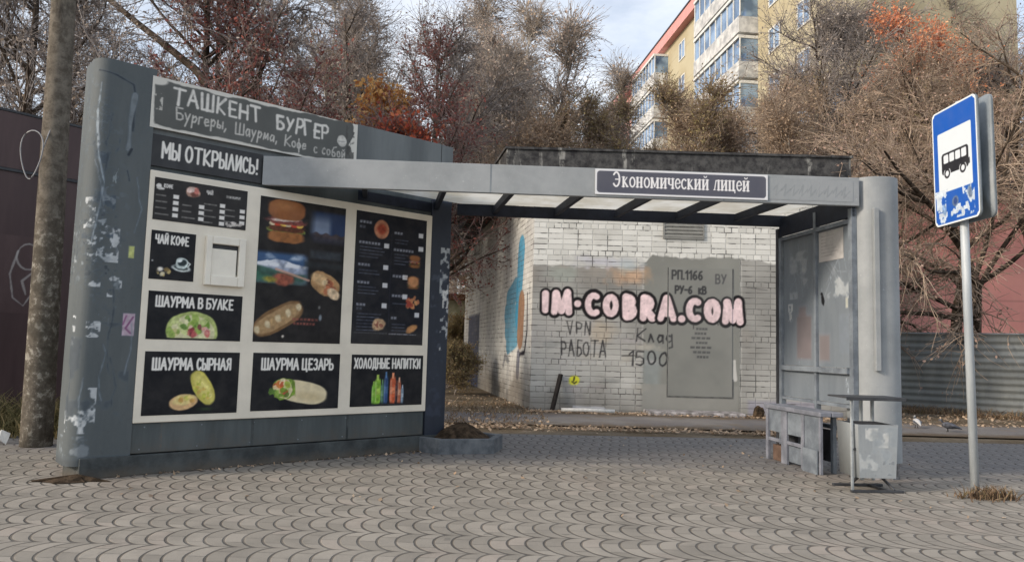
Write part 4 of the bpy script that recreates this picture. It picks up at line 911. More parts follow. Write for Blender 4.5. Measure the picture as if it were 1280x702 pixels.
# rounded column at the right end
cm = MB(); N_ = 26
ring = [(3.205, 7.12)]+[(3.205, 6.92)]+[(3.405+.2*math.cos(t)*1.0, 6.92+.155*math.sin(t)*1.0) for t in np.linspace(math.pi*1.06, 2*math.pi, N_)]+[(3.605, 7.12)]
for i in range(1): pass
cm.prism(ring, .15, 2.765); co2 = sb(cm, 'column', M['fascia'], .004)
cb = MB(); cb.prism([(3.25, 7.08), (3.25, 6.90), (3.32, 6.82), (3.48, 6.82), (3.585, 6.90), (3.585, 7.08)], 0, .149); sb(cb, 'column_base', M['debris'])
sp = MB(); sp.box(3.298, 3.345, 6.725, 6.765, .975, 2.46); sp.box(3.305, 3.338, 6.765, 6.80, 2.3, 2.36); sp.box(3.305, 3.338, 6.765, 6.80, 1.05, 1.11); sb(sp, 'vertical_strip', M['fascia'], .004)
# end wall: frame and panels
wa, wb = np.array((3.205, 6.90)), np.array((3.00, 8.28)); wd_ = (wb-wa)/np.linalg.norm(wb-wa); wn_ = np.array((-wd_[1], wd_[0])); WL = np.linalg.norm(wb-wa)
if wn_[0] > 0: wn_ = -wn_                              # towards the inside (camera side)
def wpt(s, o, z): p = wa+wd_*s+wn_*o; return (p[0], p[1], z)
def wbox(mb, s0, s1, o0, o1, z0, z1): return mb.hexa([wpt(s0, o1, z0), wpt(s1, o1, z0), wpt(s1, o0, z0), wpt(s0, o0, z0)], [wpt(s0, o1, z1), wpt(s1, o1, z1), wpt(s1, o0, z1), wpt(s0, o0, z1)])
for (s0, s1, z1, mt) in ((-.02, .04, 2.48, 'rail'), (.60, .64, 2.55, 'rail')): sb(wbox(MB(), s0, s1, .0, .05, .0 if s0 < 0 else .5, z1), 'post', M[mt])
sb(wbox(MB(), WL-.05, WL, .0, .055, .0, 2.49), 'post', M['darksteel']); sb(wbox(MB(), WL-.11, WL-.055, .0, .05, .0, 2.38), 'post', M['rail'])
for (z0, z1, o1) in ((.935, .985, .075), (2.345, 2.385, .05), (.40, .44, .045), (.62, .65, .045)): sb(wbox(MB(), .042, WL-.112, .002, o1, z0, z1), 'rail', M['rail'])
gp = MB(); wbox(gp, -.02, WL-.05, .01, .04, 2.40, 2.61); sb(gp, 'gable_plate', M['navy'])
def panel(s0, s1, z0, z1, seed, marks):
    r = Ras(s1-s0, z1-z0, .011, (128, 138, 150), 0, seed); marks(r)
    V, Q, C = r.grid(lambda u, v: np.concatenate([(wa+wn_*.0225)[None]+(s1-u)[:, None]*wd_[None]-SHO[None, :2], (z0+v)[:, None]], 1))
    e = MB(); wbox(e, s0, s1, .006, .022, z0, z1); e.v = [v-SHO for v in e.v]
    print_obj('wall_panel', [(V, Q, C, V[:, [1, 2]], 0)], [M['panelpaint']], S, extra=e)
M['panelpaint'] = m_paintgrid('scuffed blue grey panel paint', (104, 113, 122), (120, 128, 136))
def mk_far(r):
    torn(r, .35, .95, .45, .5, (150, 156, 160), .7, .60); r.rect(.26, .56, .06, .52, (118, 106, 106), .05, .12, .2, .85); r.rect(.3, .46, .5, .62, (118, 106, 106), .05, .1, .1, .8)
    torn(r, .14, .55, .1, .2, (176, 180, 182), .9, .45); r.rect(.38, .44, .98, 1.01, (150, 156, 160), .02)
    for q in range(12): r.stroke([(.1+.4*r.rng.random(), .7+.5*r.rng.random()), (.1+.4*r.rng.random(), .8+.5*r.rng.random())], .006, (140, 148, 156), 1, .5)
def mk_near(r):
    torn(r, .30, .85, .5, .4, (176, 182, 186), .8, .56); r.rect(.0, .2, .05, .32, (124, 110, 108), .05, .12, .2, .8)
    r.ell(.08, .66, .03, .06, (24, 26, 30), .2, .01, .1, .05, .3); r.ell(.06, .72, .025, .02, (24, 26, 30), 0, .01)
    r.rect(.46, .50, .56, .66, (176, 178, 170), .01, .1)
    for q in range(14): r.stroke([(.1+.4*r.rng.random(), .65+.5*r.rng.random()), (.1+.4*r.rng.random(), .7+.5*r.rng.random())], .008, (170, 176, 182), 1, .6)
    r.rect(.36, .52, .14, .5, (112, 122, 134), .04, .2, .05, .5)
panel(.645, WL-.115, .99, 2.34, 41, mk_far); panel(.045, .595, .99, 2.34, 42, mk_near)
panel(.645, WL-.115, .655, .93, 43, lambda r: None); panel(.045, .595, .655, .93, 44, lambda r: None)
no = Ras(.42, .30, .006, (178, 176, 176), 1, 6)
for i in range(7): no.rect(.04, .12+.26*no.rng.random(), .25-i*.033, .256-i*.033, (130, 128, 128), .006, .3, .02, .8)
torn(no, .2, .15, .5, .4, (150, 150, 150), .5, .55)
V, Q, C = no.grid(lambda u, v: np.concatenate([(wa+wn_*.027)[None]+(.57-u)[:, None]*wd_[None]-SHO[None, :2], (2.03+v)[:, None]], 1))
print_obj('paper_notice', [(V, Q, C, V[:, [1, 2]], 0)], [M['print']], S)

# ================================================================== BENCH along the end wall
BO = np.array((2.95, 7.6, 0)); BN = empty('bench', tuple(BO), 0, 'pale lavender bench along the inner end wall of the shelter', 'bench')
def bb(mb, name, mat, bevel=.004): return mb.build(name, mat, BN, off=BO, bevel=bevel)
bb(wbox(MB(), .10, 1.19, .075, .19, .53, .575), 'seat', M['bench'], .008)
bb(wbox(MB(), .10, 1.19, .196, .31, .53, .575), 'seat', M['bench'], .008)
for sv, wv in ((.13, .03), (.42, .05), (.74, .11), (1.12, .05)):
    bb(wbox(MB(), sv, sv+wv, .265, .295, 0, .529), 'leg', M['bench'])
for sv in (.20, .78, 1.11): bb(wbox(MB(), sv, sv+.05, .085, .12, 0, .529), 'leg', M['rail'])
bb(wbox(MB(), .162, .418, .268, .285, .10, .529), 'side_panel', M['rail'])
for s0, s1 in ((.472, .738), (.852, 1.118)):
    bb(wbox(MB(), s0, s1, .262, .282, .30, .528), 'side_panel', M['rail']); bb(wbox(MB(), s0, s1, .266, .292, .20, .235), 'stretcher', M['bench'])
bb(wbox(MB(), .472, .738, .255, .27, .03, .19), 'side_panel', M['rail'])
bb(wbox(MB(), .25, 1.11, .10, .115, .10, .40), 'back_sheet', M['darksteel'])
cd = MB(); wbox(cd, .88, 1.10, .16, .25, .0, .16); cd = cd.build('carton', plain('damp brown cardboard', (104, 86, 76), .9, .1, .2, 8), None, bevel=.004); tag(cd, 'low brown carton lying on the pavers beneath the lavender bench', 'box')
fp = MB(); wbox(fp, .15, .40, .305, .318, .0, .22); tag(fp.build('sheet_panel', M['rail'], None), 'grey blue metal sheet leaning on the bench legs beside the litter bin', 'metal sheet')

# ================================================================== LITTER BIN with rain canopy
LO = np.array((3.0, 6.3, 0)); LB = empty('litter_bin', tuple(LO), R(4), 'pale grey peeling litter bin under a flat steel canopy in front of the bench', 'litter bin')
def lbm(mb, name, mat, bevel=.004, smooth=False): return mb.build(name, mat, LB, bevel=bevel, smooth=smooth)
bx = Ras(.34, .43, .008, (172, 180, 186), 0, 12); torn(bx, .16, .32, .2, .16, (200, 200, 196), .8, .52); torn(bx, .1, .1, .2, .2, (186, 188, 186), .7, .56); torn(bx, .24, .08, .16, .12, (96, 100, 104), .7, .5); torn(bx, .17, .2, .34, .42, (128, 136, 142), .6, .58)
fbm = MB(); b4 = [(-.155, -.155, .12), (.155, -.155, .12), (.155, .155, .12), (-.155, .155, .12)]; t4 = [(-.172, -.17, .55), (.172, -.17, .55), (.172, .17, .55), (-.172, .17, .55)]
fbm.add(b4+t4, [(3, 2, 1, 0)]+[(i, (i+1) % 4, 4+(i+1) % 4, 4+i) for i in range(4)])
i4 = [(-.150, -.155, .55), (.150, -.155, .55), (.150, .155, .55), (-.150, .155, .55)]; j4 = [(-.125, -.13, .2), (.125, -.13, .2), (.125, .13, .2), (-.125, .13, .2)]
fbm.add(t4+i4+j4, [(i, (i+1) % 4, 4+(i+1) % 4, 4+i) for i in range(4)]+[(4+i, 4+(i+1) % 4, 8+(i+1) % 4, 8+i) for i in range(4)]+[(8, 9, 10, 11)])
fbm.m[-5:] = [1]*5
V, Q, C = bx.grid(lambda u, v: np.stack([(u/.34-.5)*2*(.153+.017*v/.43), -.1575-.015*v/.43, .122+v*.996], -1))
M['binpaint'] = m_paintgrid('peeling bin paint', (132, 138, 142), (152, 157, 160))
print_obj('bin_body', [(V, Q, C, V[:, [0, 2]], 0)], [M['binpaint'], M['darksteel']], LB, extra=fbm)
cp = MB(); cp.box(-.255, .255, -.15, .16, .757, .770); cp.box(-.255, .255, -.155, -.151, .742, .770); lbm(cp, 'canopy', M['darksteel'])
for (x, y) in ((-.195, -.12),): lbm(MB().bar((x, y, 0), (x, y, .756), .02, .02), 'post', M['binsteel'])
for x, y in ((.05, .175), (.15, .175)): lbm(MB().bar((x, y, .05), (x, y, .756), .024, .024), 'post', M['binsteel'])
lbm(MB().bar((-.195, -.12, .345), (-.16, -.12, .345), .02, .02), 'pivot', M['darksteel']); lbm(MB().bar((.155, .0, .345), (.20, .10, .345), .02, .02), 'pivot', M['darksteel'])
bs = MB(); bs.box(-.21, .23, -.14, -.11, .0, .022); bs.box(-.21, .23, .16, .19, .0, .022); bs.box(.10, .13, -.11, .16, .0, .02); bs.bar((.10, -.02, .12), (.16, -.12, .02), .02, .02); bs.bar((-.06, 0, .12), (-.06, .16, .02), .02, .02); lbm(bs, 'base_frame', M['darksteel'])

# ================================================================== BUS STOP SIGN
BS = empty('bus_stop_sign', (3.795, 6.14, 0), 0, 'blue and white bus stop sign on a slim grey pole at the right', 'road sign')
BS.rotation_euler = (0, R(-.8), 0)
pm = MB(); pm.tube([(0, 0, -.02), (0, 0, 3.27)], .033, 14); pm.build('pole', M['galv'], BS, smooth=True)
def plate(x, mats, flip, ang):
    """plate in the y-z plane, y 0.. width .62, z 1.0 high, rounded corners."""
    g_ = empty('tmp')
    bpy.data.objects.remove(g_)
    w, h, rad = .62, 1.0, .05
    pts = []
    for cx, cy, a0 in ((w-rad, rad, -90), (w-rad, h-rad, 0), (rad, h-rad, 90), (rad, rad, 180)):
        pts += [(cx+rad*math.cos(R(a0+t)), cy+rad*math.sin(R(a0+t))) for t in (0, 22, 45, 68, 90)]
    return pts
def sign_plate(name, face_x, yoff, back, tilt=0.0, y_c=-.03):
    pts = plate(0, 0, 0, 0); e = MB(); n = len(pts)
    s_ = -1 if not back else 1
    f = [(face_x, y_c+.31-p[0], 2.235+p[1]) for p in pts]; g = [(face_x-s_*.022, y_c+.31-p[0], 2.235+p[1]) for p in pts]
    e.add(f+g, [tuple(range(n)), tuple(range(2*n-1, n-1, -1))]+[(i, n+i, n+(i+1) % n, (i+1) % n) for i in range(n)])
    return e
def sign_face():
    w, h = .62, 1.0; r = Ras(w, h, .0045, (222, 226, 228), 1, 14)
    def rrect(x0, x1, y0, y1, rad, col, k=1):
        d = np.hypot(np.maximum(np.abs(r.x-(x0+x1)/2)-((x1-x0)/2-rad), 0), np.maximum(np.abs(r.y-(y0+y1)/2)-((y1-y0)/2-rad), 0))-rad
        r.put(r.sm(d)*k, col)
    rrect(.014, w-.014, .014, h-.014, .04, (24, 84, 172)); rrect(.075, w-.075, .28, .80, .015, (208, 216, 222))
    K_ = (34, 34, 40)
    rrect(.125, .50, .43, .615, .03, K_)
    for i in range(4): rrect(.155+.083*i, .155+.083*i+.068, .525, .598, .012, (210, 216, 222))
    rrect(.50, .515, .45, .50, .006, K_)
    for x in (.20, .42): r.ell(x, .435, .05, .05, (210, 216, 222), 0, None, 0); r.ell(x, .435, .042, .042, K_, 0, None, 0); r.ell(x, .435, .024, .024, (210, 216, 222), 0, None, 0)
    rrect(.125, .50, .47, .49, .004, K_)
    # peeled stickers on the lower blue field
    for (cx, cy, a, b) in ((.10, .20, .14, .16), (.30, .10, .14, .10), (.50, .14, .12, .2), (.12, .06, .12, .1), (.1, .275, .2, .06), (.46, .27, .12, .1), (.38, .08, .14, .08)): torn(r, cx, cy, a, b, (196, 206, 216), .95, .44)
    r.ell(.30, .18, .045, .045, (92, 110, 140), 0, .01, .2, .02, .1); r.ell(.30, .18, .025, .03, (40, 66, 120), 0, .01); r.ell(.5, .22, .03, .05, (110, 126, 150), .3, .01, .3, .02, .2); r.ell(.14, .13, .03, .05, (120, 150, 190), .3, .01, .3, .02, .2)
    # keep paint inside the rounded outline: trim by alpha is not needed, the rim is the plate itself
    return r
sf = sign_face(); rad = .05; w, h = .62, 1.0
def smap(x, sgn):
    def P(u, v):
        U, Vv = u.copy(), v.copy()                    # pull the square corners in to the rounded outline
        for (cx, cy, sx_, sy_) in ((rad, rad, -1, -1), (w-rad, rad, 1, -1), (rad, h-rad, -1, 1), (w-rad, h-rad, 1, 1)):
            m = ((U-cx)*sx_ > 0) & ((Vv-cy)*sy_ > 0); a, b = (U[m]-cx), (Vv[m]-cy)
            mx = np.maximum(abs(a), abs(b)); L_ = np.hypot(a, b)+1e-9; U[m] = cx+a*mx/L_; Vv[m] = cy+b*mx/L_
        return np.stack([np.full_like(u, x), -.03+.31*sgn-sgn*U, 2.235+Vv], -1)
    return P
V, Q, C = sf.grid(smap(-.0795, 1))
print_obj('sign_plate', [(V, Q, C, V[:, [1, 2]], 0)], [M['print'], M['platesteel']], BS, extra=(lambda e: (setattr(e, 'm', [1]*len(e.f)), e)[1])(sign_plate('p', -.078, 0, False)))
V, Q, C = sf.grid(smap(.0595, -1))
print_obj('sign_plate', [(V, Q, C, V[:, [1, 2]], 0)], [M['print'], M['platesteel']], BS, extra=(lambda e: (setattr(e, 'm', [1]*len(e.f)), e)[1])(sign_plate('p', .058, 0, True)))
for z in (2.45, 3.0):
    cl_ = MB(); cl_.box(-.056, .036, -.02, .02, z-.02, z+.02); cl_.build('clamp', M['galv'], BS)

# ================================================================== UTILITY POLE, WIRE LOOP
UP = MB(); zs = np.linspace(-.1, 9, 30); rr = random.Random(2)
UP.tube([(-.094*(z/4.54)+.0, 0, z) for z in zs], [.142-.0068*z for z in zs], 18); 
up = UP.build('utility_pole', M['concrete'], None, loc=(-4.626, 7.43, 0), smooth=True); tag(up, 'stained round concrete utility pole in front of the dark brown steel fence', 'utility pole')
wl = MB(); wl.tube([(-4.80+.105*math.cos(t)+.02*math.sin(2*t), 7.25, 2.86+.245*math.sin(t)+.0*t) for t in np.linspace(0, 2*math.pi, 26, endpoint=False)], .0065, 6, closed=True)
wl.tube([(-4.70, 7.25, 2.88), (-4.68, 7.31, 3.1), (-4.66, 7.33, 3.2)], .006, 6); tag(wl.build('wire_loop', M['wire'], smooth=True), 'thin pale wire loop hanging on the concrete pole', 'wire')

# ================================================================== BROWN STEEL FENCE (left)
fd = np.array((.62, .785)); f0 = np.array((-10.0, 5.0)); f0 = np.array((-6.65, 9.3))-fd*4.6
def fence_brown():
    Rr = empty('metal_fence', (f0[0], f0[1], 0), math.atan2(fd[1], fd[0]), 'tall dark brown sheet steel fence with white scrawled graffiti behind the concrete pole', 'fence')
    x = 0; i = 0
    g_ = Ras(.8, 1.0, .012, (60, 46, 47), 0, 4); c = (176, 172, 168)
    g_.stroke(arc(.42, .74, .15, .17, 20, 330, 14), .03, c, .6, .8); g_.stroke([(.28, .8), (.2, .5), (.26, .2), (.4, .1), (.52, .3), (.5, .55), (.36, .42), (.42, .25)], .03, c, .6, .8); g_.stroke([(.5, .9), (.62, .95)], .025, c, .5, .7)
    M['brownpaint'] = m_paintgrid('brown coated sheet', (72, 54, 54), (84, 66, 65), chips=False)
    while x < 8.4:
        w_ = 1.08
        m = MB(); m.box(x+.004, x+w_-.004, -.02, .02, .02, 3.2); m.build('lower_sheet', M['brown'], Rr)
        m = MB(); m.box(x+.004, x+w_-.004, -.035, .02, 3.21, 3.93); m.build('upper_sheet', M['brown'], Rr)
        x += w_; i += 1
    V, Q, C = g_.grid(lambda u, v: np.stack([4.72+u*.9, np.full_like(u, -.0225), 1.35+v], -1))
    print_obj('graffiti_scrawl', [(V, Q, C, V[:, [0, 2]], 0)], [M['brownpaint']], Rr)
    m = MB(); m.box(0, x, -.045, .03, 3.935, 3.965); m.box(0, x, -.042, .0, 3.17, 3.205); m.build('rail', M['darksteel'], Rr)
fence_brown()

# ================================================================== CORRUGATED FENCE (right)
c0, c1 = np.array((6.6, 17.6)), np.array((14.2, 11.9)); cdv = (c1-c0); CL = np.linalg.norm(cdv); cdv = cdv/CL
def fence_corr():
    Rr = empty('corrugated_fence', (*c0, 0), math.atan2(cdv[1], cdv[0]), 'dull grey corrugated steel fence with a blue spray mark behind the bus stop sign', 'fence')
    nx, per = 0, .14
    N = 12*12; zz = np.linspace(-.02, 1.62, N)
    xs = np.linspace(0, CL, 40)
    i = 0
    r = Ras(CL, 1.64, .03, (112, 120, 124), 0, 19); big = r.noise(.9, 4)
    r.put(np.clip((big-.55)*5, 0, 1)*.5, (84, 88, 94), .2, .3); r.put(np.clip((.42-big)*5, 0, 1)*.35, (146, 150, 150), .15, .3)
    r.put(np.clip((.35-r.y)/.3, 0, 1)*.5, (82, 74, 66), .2, .2)
    r.put(np.clip((1.45-r.y)/.05, 0, 1)*np.clip((r.y-1.0)/.1, 0, 1)*.35, (140, 146, 150), .1, .4)
    r.ell(5.0, 1.12, .22, .2, (58, 104, 160), 0, .08, .2, .1, .5, .9); r.ell(3.45, 1.5, .1, .12, (44, 48, 52), 0, .05, .2, .05, .4, .8); r.ell(3.5, 1.2, .16, .1, (160, 164, 160), 0, .06, .2, .05, .5, .6)
    for q in range(30): r.stroke([(CL*r.rng.random(), .2+1.2*r.rng.random())]*2, .03+.1*r.rng.random(), (88, 84, 84), .8, .5)
    ny = 150; r2 = r
    # resample rows finely so the corrugation is real relief
    V, Q, C = r.grid(lambda u, v: np.stack([u, .018*np.sin(v/per*2*math.pi), -.02+v], -1))
    M['corrpaint'] = m_paintgrid('weathered corrugated sheet', (98, 102, 102), (122, 125, 122))
    e = MB()
    o = print_obj('corrugated_sheet', [(V, Q, C, V[:, [0, 2]], 0)], [M['corrpaint']], Rr, smooth=True)
    for x in np.arange(.1, CL, 2.05):
        m = MB(); m.box(x, x+.05, .025, .07, -.02, 1.58); m.build('post', M['darksteel'], Rr)
    m = MB(); m.box(0, CL, -.028, .03, 1.622, 1.65); m.build('top_cap', M['corr'], Rr)
fence_corr()

# ================================================================== PLANTER at the kiosk end
PO = (-.52, 8.02, 0); P_ = empty('planter', PO, R(12), 'low grey hexagonal concrete planter filled with a dark soil mound at the kiosk end', 'planter')
hexp = [(.50*math.cos(R(a)), .42*math.sin(R(a))) for a in (10, 60, 120, 190, 240, 310)]; hexi = [(x*.84, y*.84) for x, y in hexp]
m = MB(); n = 6
m.add([(*p, 0) for p in hexp]+[(*p, .15) for p in hexp]+[(*p, .15) for p in hexi]+[(*p, .06) for p in hexi],
      [(i, (i+1) % n, n+(i+1) % n, n+i) for i in range(n)]+[(n+i, n+(i+1) % n, 2*n+(i+1) % n, 2*n+i) for i in range(n)]+[(2*n+i, 2*n+(i+1) % n, 3*n+(i+1) % n, 3*n+i) for i in range(n)]+[tuple(range(3*n, 4*n))])
m.build('planter_box', M['kerb'], P_, bevel=.008)
m = MB(); g = random.Random(6); rings = []
for k, (s_, z) in enumerate(((.985, .09), (.8, .13), (.55, .19), (.3, .25), (.1, .275))):
    rings.append([(x*.84*s_*(1+(g.random()-.5)*.12*(k > 0))+.04*k/4, y*.84*s_, z+(g.random()-.5)*.03*(k > 0)) for x, y in [(.5*math.cos(t)*.9, .42*math.sin(t)*.9) for t in np.linspace(0, 2*math.pi, 16, endpoint=False)]])
m.add([p for r_ in rings for p in r_], [(i*16+q, i*16+(q+1) % 16, (i+1)*16+(q+1) % 16, (i+1)*16+q) for i in range(4) for q in range(16)]+[tuple(4*16+q for q in range(16))]); m.build('soil_mound', M['soil'], P_, smooth=True)
# dark spill of dirt at the pillar's foot
m = MB(); g = random.Random(9); cx, cy = -3.30, 5.72
m.add([(cx+(.26*math.cos(t))*(.6+.8*g.random()), cy+(.10*math.sin(t)+.05*math.cos(t))*(.6+.8*g.random()), .004) for t in np.linspace(0, 2*math.pi, 22, endpoint=False)]+[(cx+.05, cy+.03, .05)], [(i, (i+1) % 22, 22) for i in range(22)])
tag(m.build('dirt_heap', M['soil']), 'thin dark heap of dirt at the foot of the peeling pillar', 'dirt')
m = MB(); g = random.Random(3); m.add([(-5.02+.1*math.cos(t)*(.6+g.random()*.6), 7.5+.06*math.sin(t), .06+.07*math.sin(t*2)*g.random()) for t in np.linspace(0, 6.28, 9, endpoint=False)]+[(-5.02, 7.5, .14)], [(i, (i+1) % 9, 9) for i in range(9)])
tag(m.build('litter_scrap', M['litter']), 'crumpled white plastic scrap among weeds left of the pole', 'litter')

# ================================================================== PIGEONS
def pigeon(name, loc, rz, label, pale):
    pts = [(-.16, 0, .05, .006), (-.10, 0, .075, .022), (-.03, 0, .09, .045), (.04, 0, .10, .05), (.09, 0, .115, .036), (.105, 0, .15, .022), (.118, 0, .175, .021), (.135, 0, .175, .012), (.155, 0, .168, .004)]
    E_ = empty(name, loc, rz, label, 'pigeon', 'pigeons on the path by the corrugated fence')
    m = MB(); m.tube([p[:3] for p in pts], [p[3] for p in pts], 10); m.build('body', M['pigeonpale' if pale else 'pigeon'], E_, smooth=True)
    for s_ in (-1, 1):
        m = MB(); m.tube([(.03, s_*.018, .06), (.028, s_*.018, .0), (.05, s_*.02, .003)], .005, 5); m.build('leg', M['wood'], E_)
        m = MB(); m.tube([(.06, s_*.045, .11), (-.02, s_*.05, .10), (-.12, s_*.02, .065)], [.008, .016, .004], 6); m.build('wing', M['pigeon'], E_, smooth=True)
pigeon('pigeon', (6.52, 12.0, -.008), R(80), 'pale headed pigeon nearer the bus shelter column', True)
pigeon('pigeon', (6.75, 11.5, -.008), R(160), 'dark grey pigeon nearer the bus stop sign pole', False)

# ================================================================== APARTMENT BLOCK (far, right of centre)
AD = np.array((-.113, 1.)); AD = AD/np.linalg.norm(AD); AN = np.array((-AD[1], AD[0]))   # AN points to the viewer's side (-x)
A0 = np.array((13.52, 55.))-AD*24
AP = empty('apartment_block', (*A0, 0), 0, 'long yellow brick apartment block with pink cornice and glazed balconies behind the trees', 'building')
def ab_(mb, s0, s1, o0, o1, z0, z1, mi=0):
    P = lambda s, o, z: (*(AD*s+AN*o), z)
    return mb.hexa([P(s0, o1, z0), P(s0, o0, z0), P(s1, o0, z0), P(s1, o1, z0)], [P(s0, o1, z1), P(s0, o0, z1), P(s1, o0, z1), P(s1, o1, z1)], mi)
def m_facade(name, c1, c2):
    m, b = begin(name, .85, .2); v = coord(); x, y, z = sep(v)
    n1 = noise(v, .35, 4); n2 = noise(v, 3, 5, .7); cz = ab(fr(z/2.8)-.5)
    c = mixc(ss(n1, .4, .6), L4(c1), L4(c2)); c = mixc(n2*.25, c, L4([q*.7 for q in c1]))
    c = mixc(ss(cz, .485, .495)*.25, c, L4([q*.6 for q in c1])); setc(b, c); return m
M['ochre'] = m_facade('ochre brick wall', (178, 167, 138), (188, 179, 152)); M['pinkwall'] = m_facade('pink plaster', (200, 150, 142), (212, 164, 156))
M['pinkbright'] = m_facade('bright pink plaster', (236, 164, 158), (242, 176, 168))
M['cornice'] = plain('pink cornice', (208, 150, 146), .7, .2, .06, 2); M['balcony'] = plain('pale balcony panels', (176, 178, 180), .7, .2, .14, 1.5, (202, 202, 200))
m, b = begin('window glass', .08, .6); setc(b, mixc(ss(noise(coord(), .6, 3), .4, .6), L4((96, 120, 150)), L4((150, 176, 206)))); b.inputs['Metallic'].default_value = .35; M['glass'] = m
M['frame'] = plain('white window frames', (214, 214, 210), .6, .3, .05, 4)
LEN, HT = 62, 26.8
w = MB(); ab_(w, 2.6, 40, -8, 0, 0, HT); w.build('wall', M['ochre'], AP)
w = MB(); ab_(w, 40.005, LEN, -8, .0, 0, HT-.002); w.build('end_wall', M['pinkwall'], AP)
w = MB(); ab_(w, 2.4, 2.595, -8, .0, 0, HT-.003); w.build('gable_wall', M['ochre'], AP)
w = MB(); ab_(w, 2.3, LEN+.3, -8.3, .55, HT+.005, HT+.9); w.build('cornice', M['cornice'], AP); w = MB(); ab_(w, 2.25, LEN+.35, -8.35, .62, HT+.905, HT+1.02); w.build('roof_edge', M['darksteel'], AP)
def awin(s, z, w_=1.4, h=1.5):
    f = MB(); ab_(f, s-w_/2, s+w_/2, .004, .06, z, z+.09); ab_(f, s-w_/2, s+w_/2, .004, .06, z+h-.09, z+h); ab_(f, s-w_/2, s-w_/2+.1, .004, .06, z+.09, z+h-.09); ab_(f, s+w_/2-.1, s+w_/2, .004, .06, z+.09, z+h-.09); ab_(f, s-.05, s+.05, .004, .06, z+.09, z+h-.09)
    o = f.build('window', M['frame'], AP); g = MB(); ab_(g, s-w_/2+.1, s+w_/2-.1, .003, .03, z+.09, z+h-.09); g.build('pane', M['glass'], o)
BAL = ((13.2, 21.0), (30.5, 37.5), (46.5, 53.0))
for fl_ in range(2, 9):
    z = .9+fl_*2.85
    for s in (4.2, 7.6, 11.0, 23.5, 27.0, 41.8, 44.4, 56, 59.5):
        awin(s, z+.75)
    for (s0, s1) in BAL:
        bmb = MB(); ab_(bmb, s0, s1, .005, 1.25, z-.12, z+.9); bo = bmb.build('balcony', M['balcony'], AP)
        g = MB(); ab_(g, s0+.05, s1-.05, .01, 1.15, z+.91, z+2.35); g.build('glazing', M['glass'], bo)
        fm = MB(); n_ = 8
        for i in range(n_+1): ss_ = s0+(s1-s0)*i/n_; ab_(fm, ss_-.05, ss_+.05, 1.152, 1.2, z+.905, z+2.36)
        ab_(fm, s0, s1, .012, 1.28, z+2.365, z+2.55); fm.build('glazing_frame', M['frame'], bo)
# ================================================================== PINK HOUSE far right
PH = empty('pink_house', (19.2, 20.6, 0), R(-8), 'low bright pink house glimpsed between the tree trunks over the corrugated fence', 'building')
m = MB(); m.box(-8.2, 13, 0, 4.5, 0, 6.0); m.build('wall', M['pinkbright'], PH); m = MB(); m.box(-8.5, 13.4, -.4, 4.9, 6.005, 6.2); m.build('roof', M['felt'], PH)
for x in (6.5, 10.2):
    for z in (.9, 3.8):
        f = MB(); f.box(x-.8, x+.8, -.05, -.003, z, z+.1); f.box(x-.8, x+.8, -.05, -.003, z+1.6, z+1.7); f.box(x-.8, x-.7, -.05, -.003, z+.1, z+1.6); f.box(x+.7, x+.8, -.05, -.003, z+.1, z+1.6); f.box(x-.05, x+.05, -.05, -.003, z+.1, z+1.6); fo = f.build('window', M['frame'], PH)
        g = MB(); g.box(x-.7, x+.7, -.03, -.002, z+.1, z+1.6); g.build('pane', M['glass'], fo)
# pale shed glimpsed left of the brick substation
SH = empty('pale_shed', (-2.6, 30, 0), R(6), 'small pale green shed glimpsed in the gap between the kiosk and the brick substation', 'shed')
m = MB(); m.box(-1.7, 2.6, 0, 3, 0, 2.9); m.build('wall', plain('pale green shed wall', (168, 172, 142), .8, .2, .1, 1.5, (196, 196, 180)), SH); m = MB(); m.box(-1.9, 2.8, -.2, 3.2, 2.905, 3.15); m.build('roof', plain('rusty brown shed roof', (132, 96, 78), .8, .2, .2, 2), SH)
m = MB(); m.box(-.9, .1, -.04, -.003, .05, 2.1); m.build('door', M['balcony'], SH)

# ================================================================== TREES
def rotv(d, ax, ang):
    c, s = np.cos(ang)[:, None], np.sin(ang)[:, None]
    return d*c+np.cross(ax, d)*s+ax*(ax*d).sum(1, keepdims=True)*(1-c)
def perp(d, rng):
    r = rng.normal(size=d.shape); p = np.cross(d, r); return p/np.linalg.norm(p, axis=1, keepdims=True)
def grow(p0, d0, L, n, wig, up, rng):
    """n+1 points per branch"""
    P = [p0]; d = d0.copy()
    for i in range(n):
        d = d+rng.normal(size=d.shape)*wig+np.array((0, 0, 1.))*(up if np.isscalar(up) else up[:, None]); d /= np.linalg.norm(d, axis=1, keepdims=True)
        P.append(P[-1]+d*(L/n)[:, None])
    return np.stack(P, 1)
def tubes(P, r0, r1, k):
    N, n, _ = P.shape; t = np.linspace(0, 1, n)[None]
    rad = r0[:, None]*(1-t)+r1[:, None]*t
    d = np.gradient(P, axis=1); d /= np.linalg.norm(d, axis=2, keepdims=True)+1e-9
    ref = np.where(np.abs(d[:, :1, 2:3]) < .8, np.array((0, 0, 1.)), np.array((1., 0, 0)))
    e1 = np.cross(d, np.broadcast_to(ref, d.shape)); e1 /= np.linalg.norm(e1, axis=2, keepdims=True)+1e-9; e2 = np.cross(d, e1)
    a = np.linspace(0, 2*np.pi, k, endpoint=False)
    V = P[:, :, None]+(e1[:, :, None]*np.cos(a)[None, None, :, None]+e2[:, :, None]*np.sin(a)[None, None, :, None])*rad[:, :, None, None]
    idx = np.arange(N*n*k).reshape(N, n, k); nx = np.roll(idx, -1, 2)
    Q = np.stack([idx[:, :-1], nx[:, :-1], nx[:, 1:], idx[:, 1:]], -1).reshape(-1, 4)
    return V.reshape(-1, 3), Q
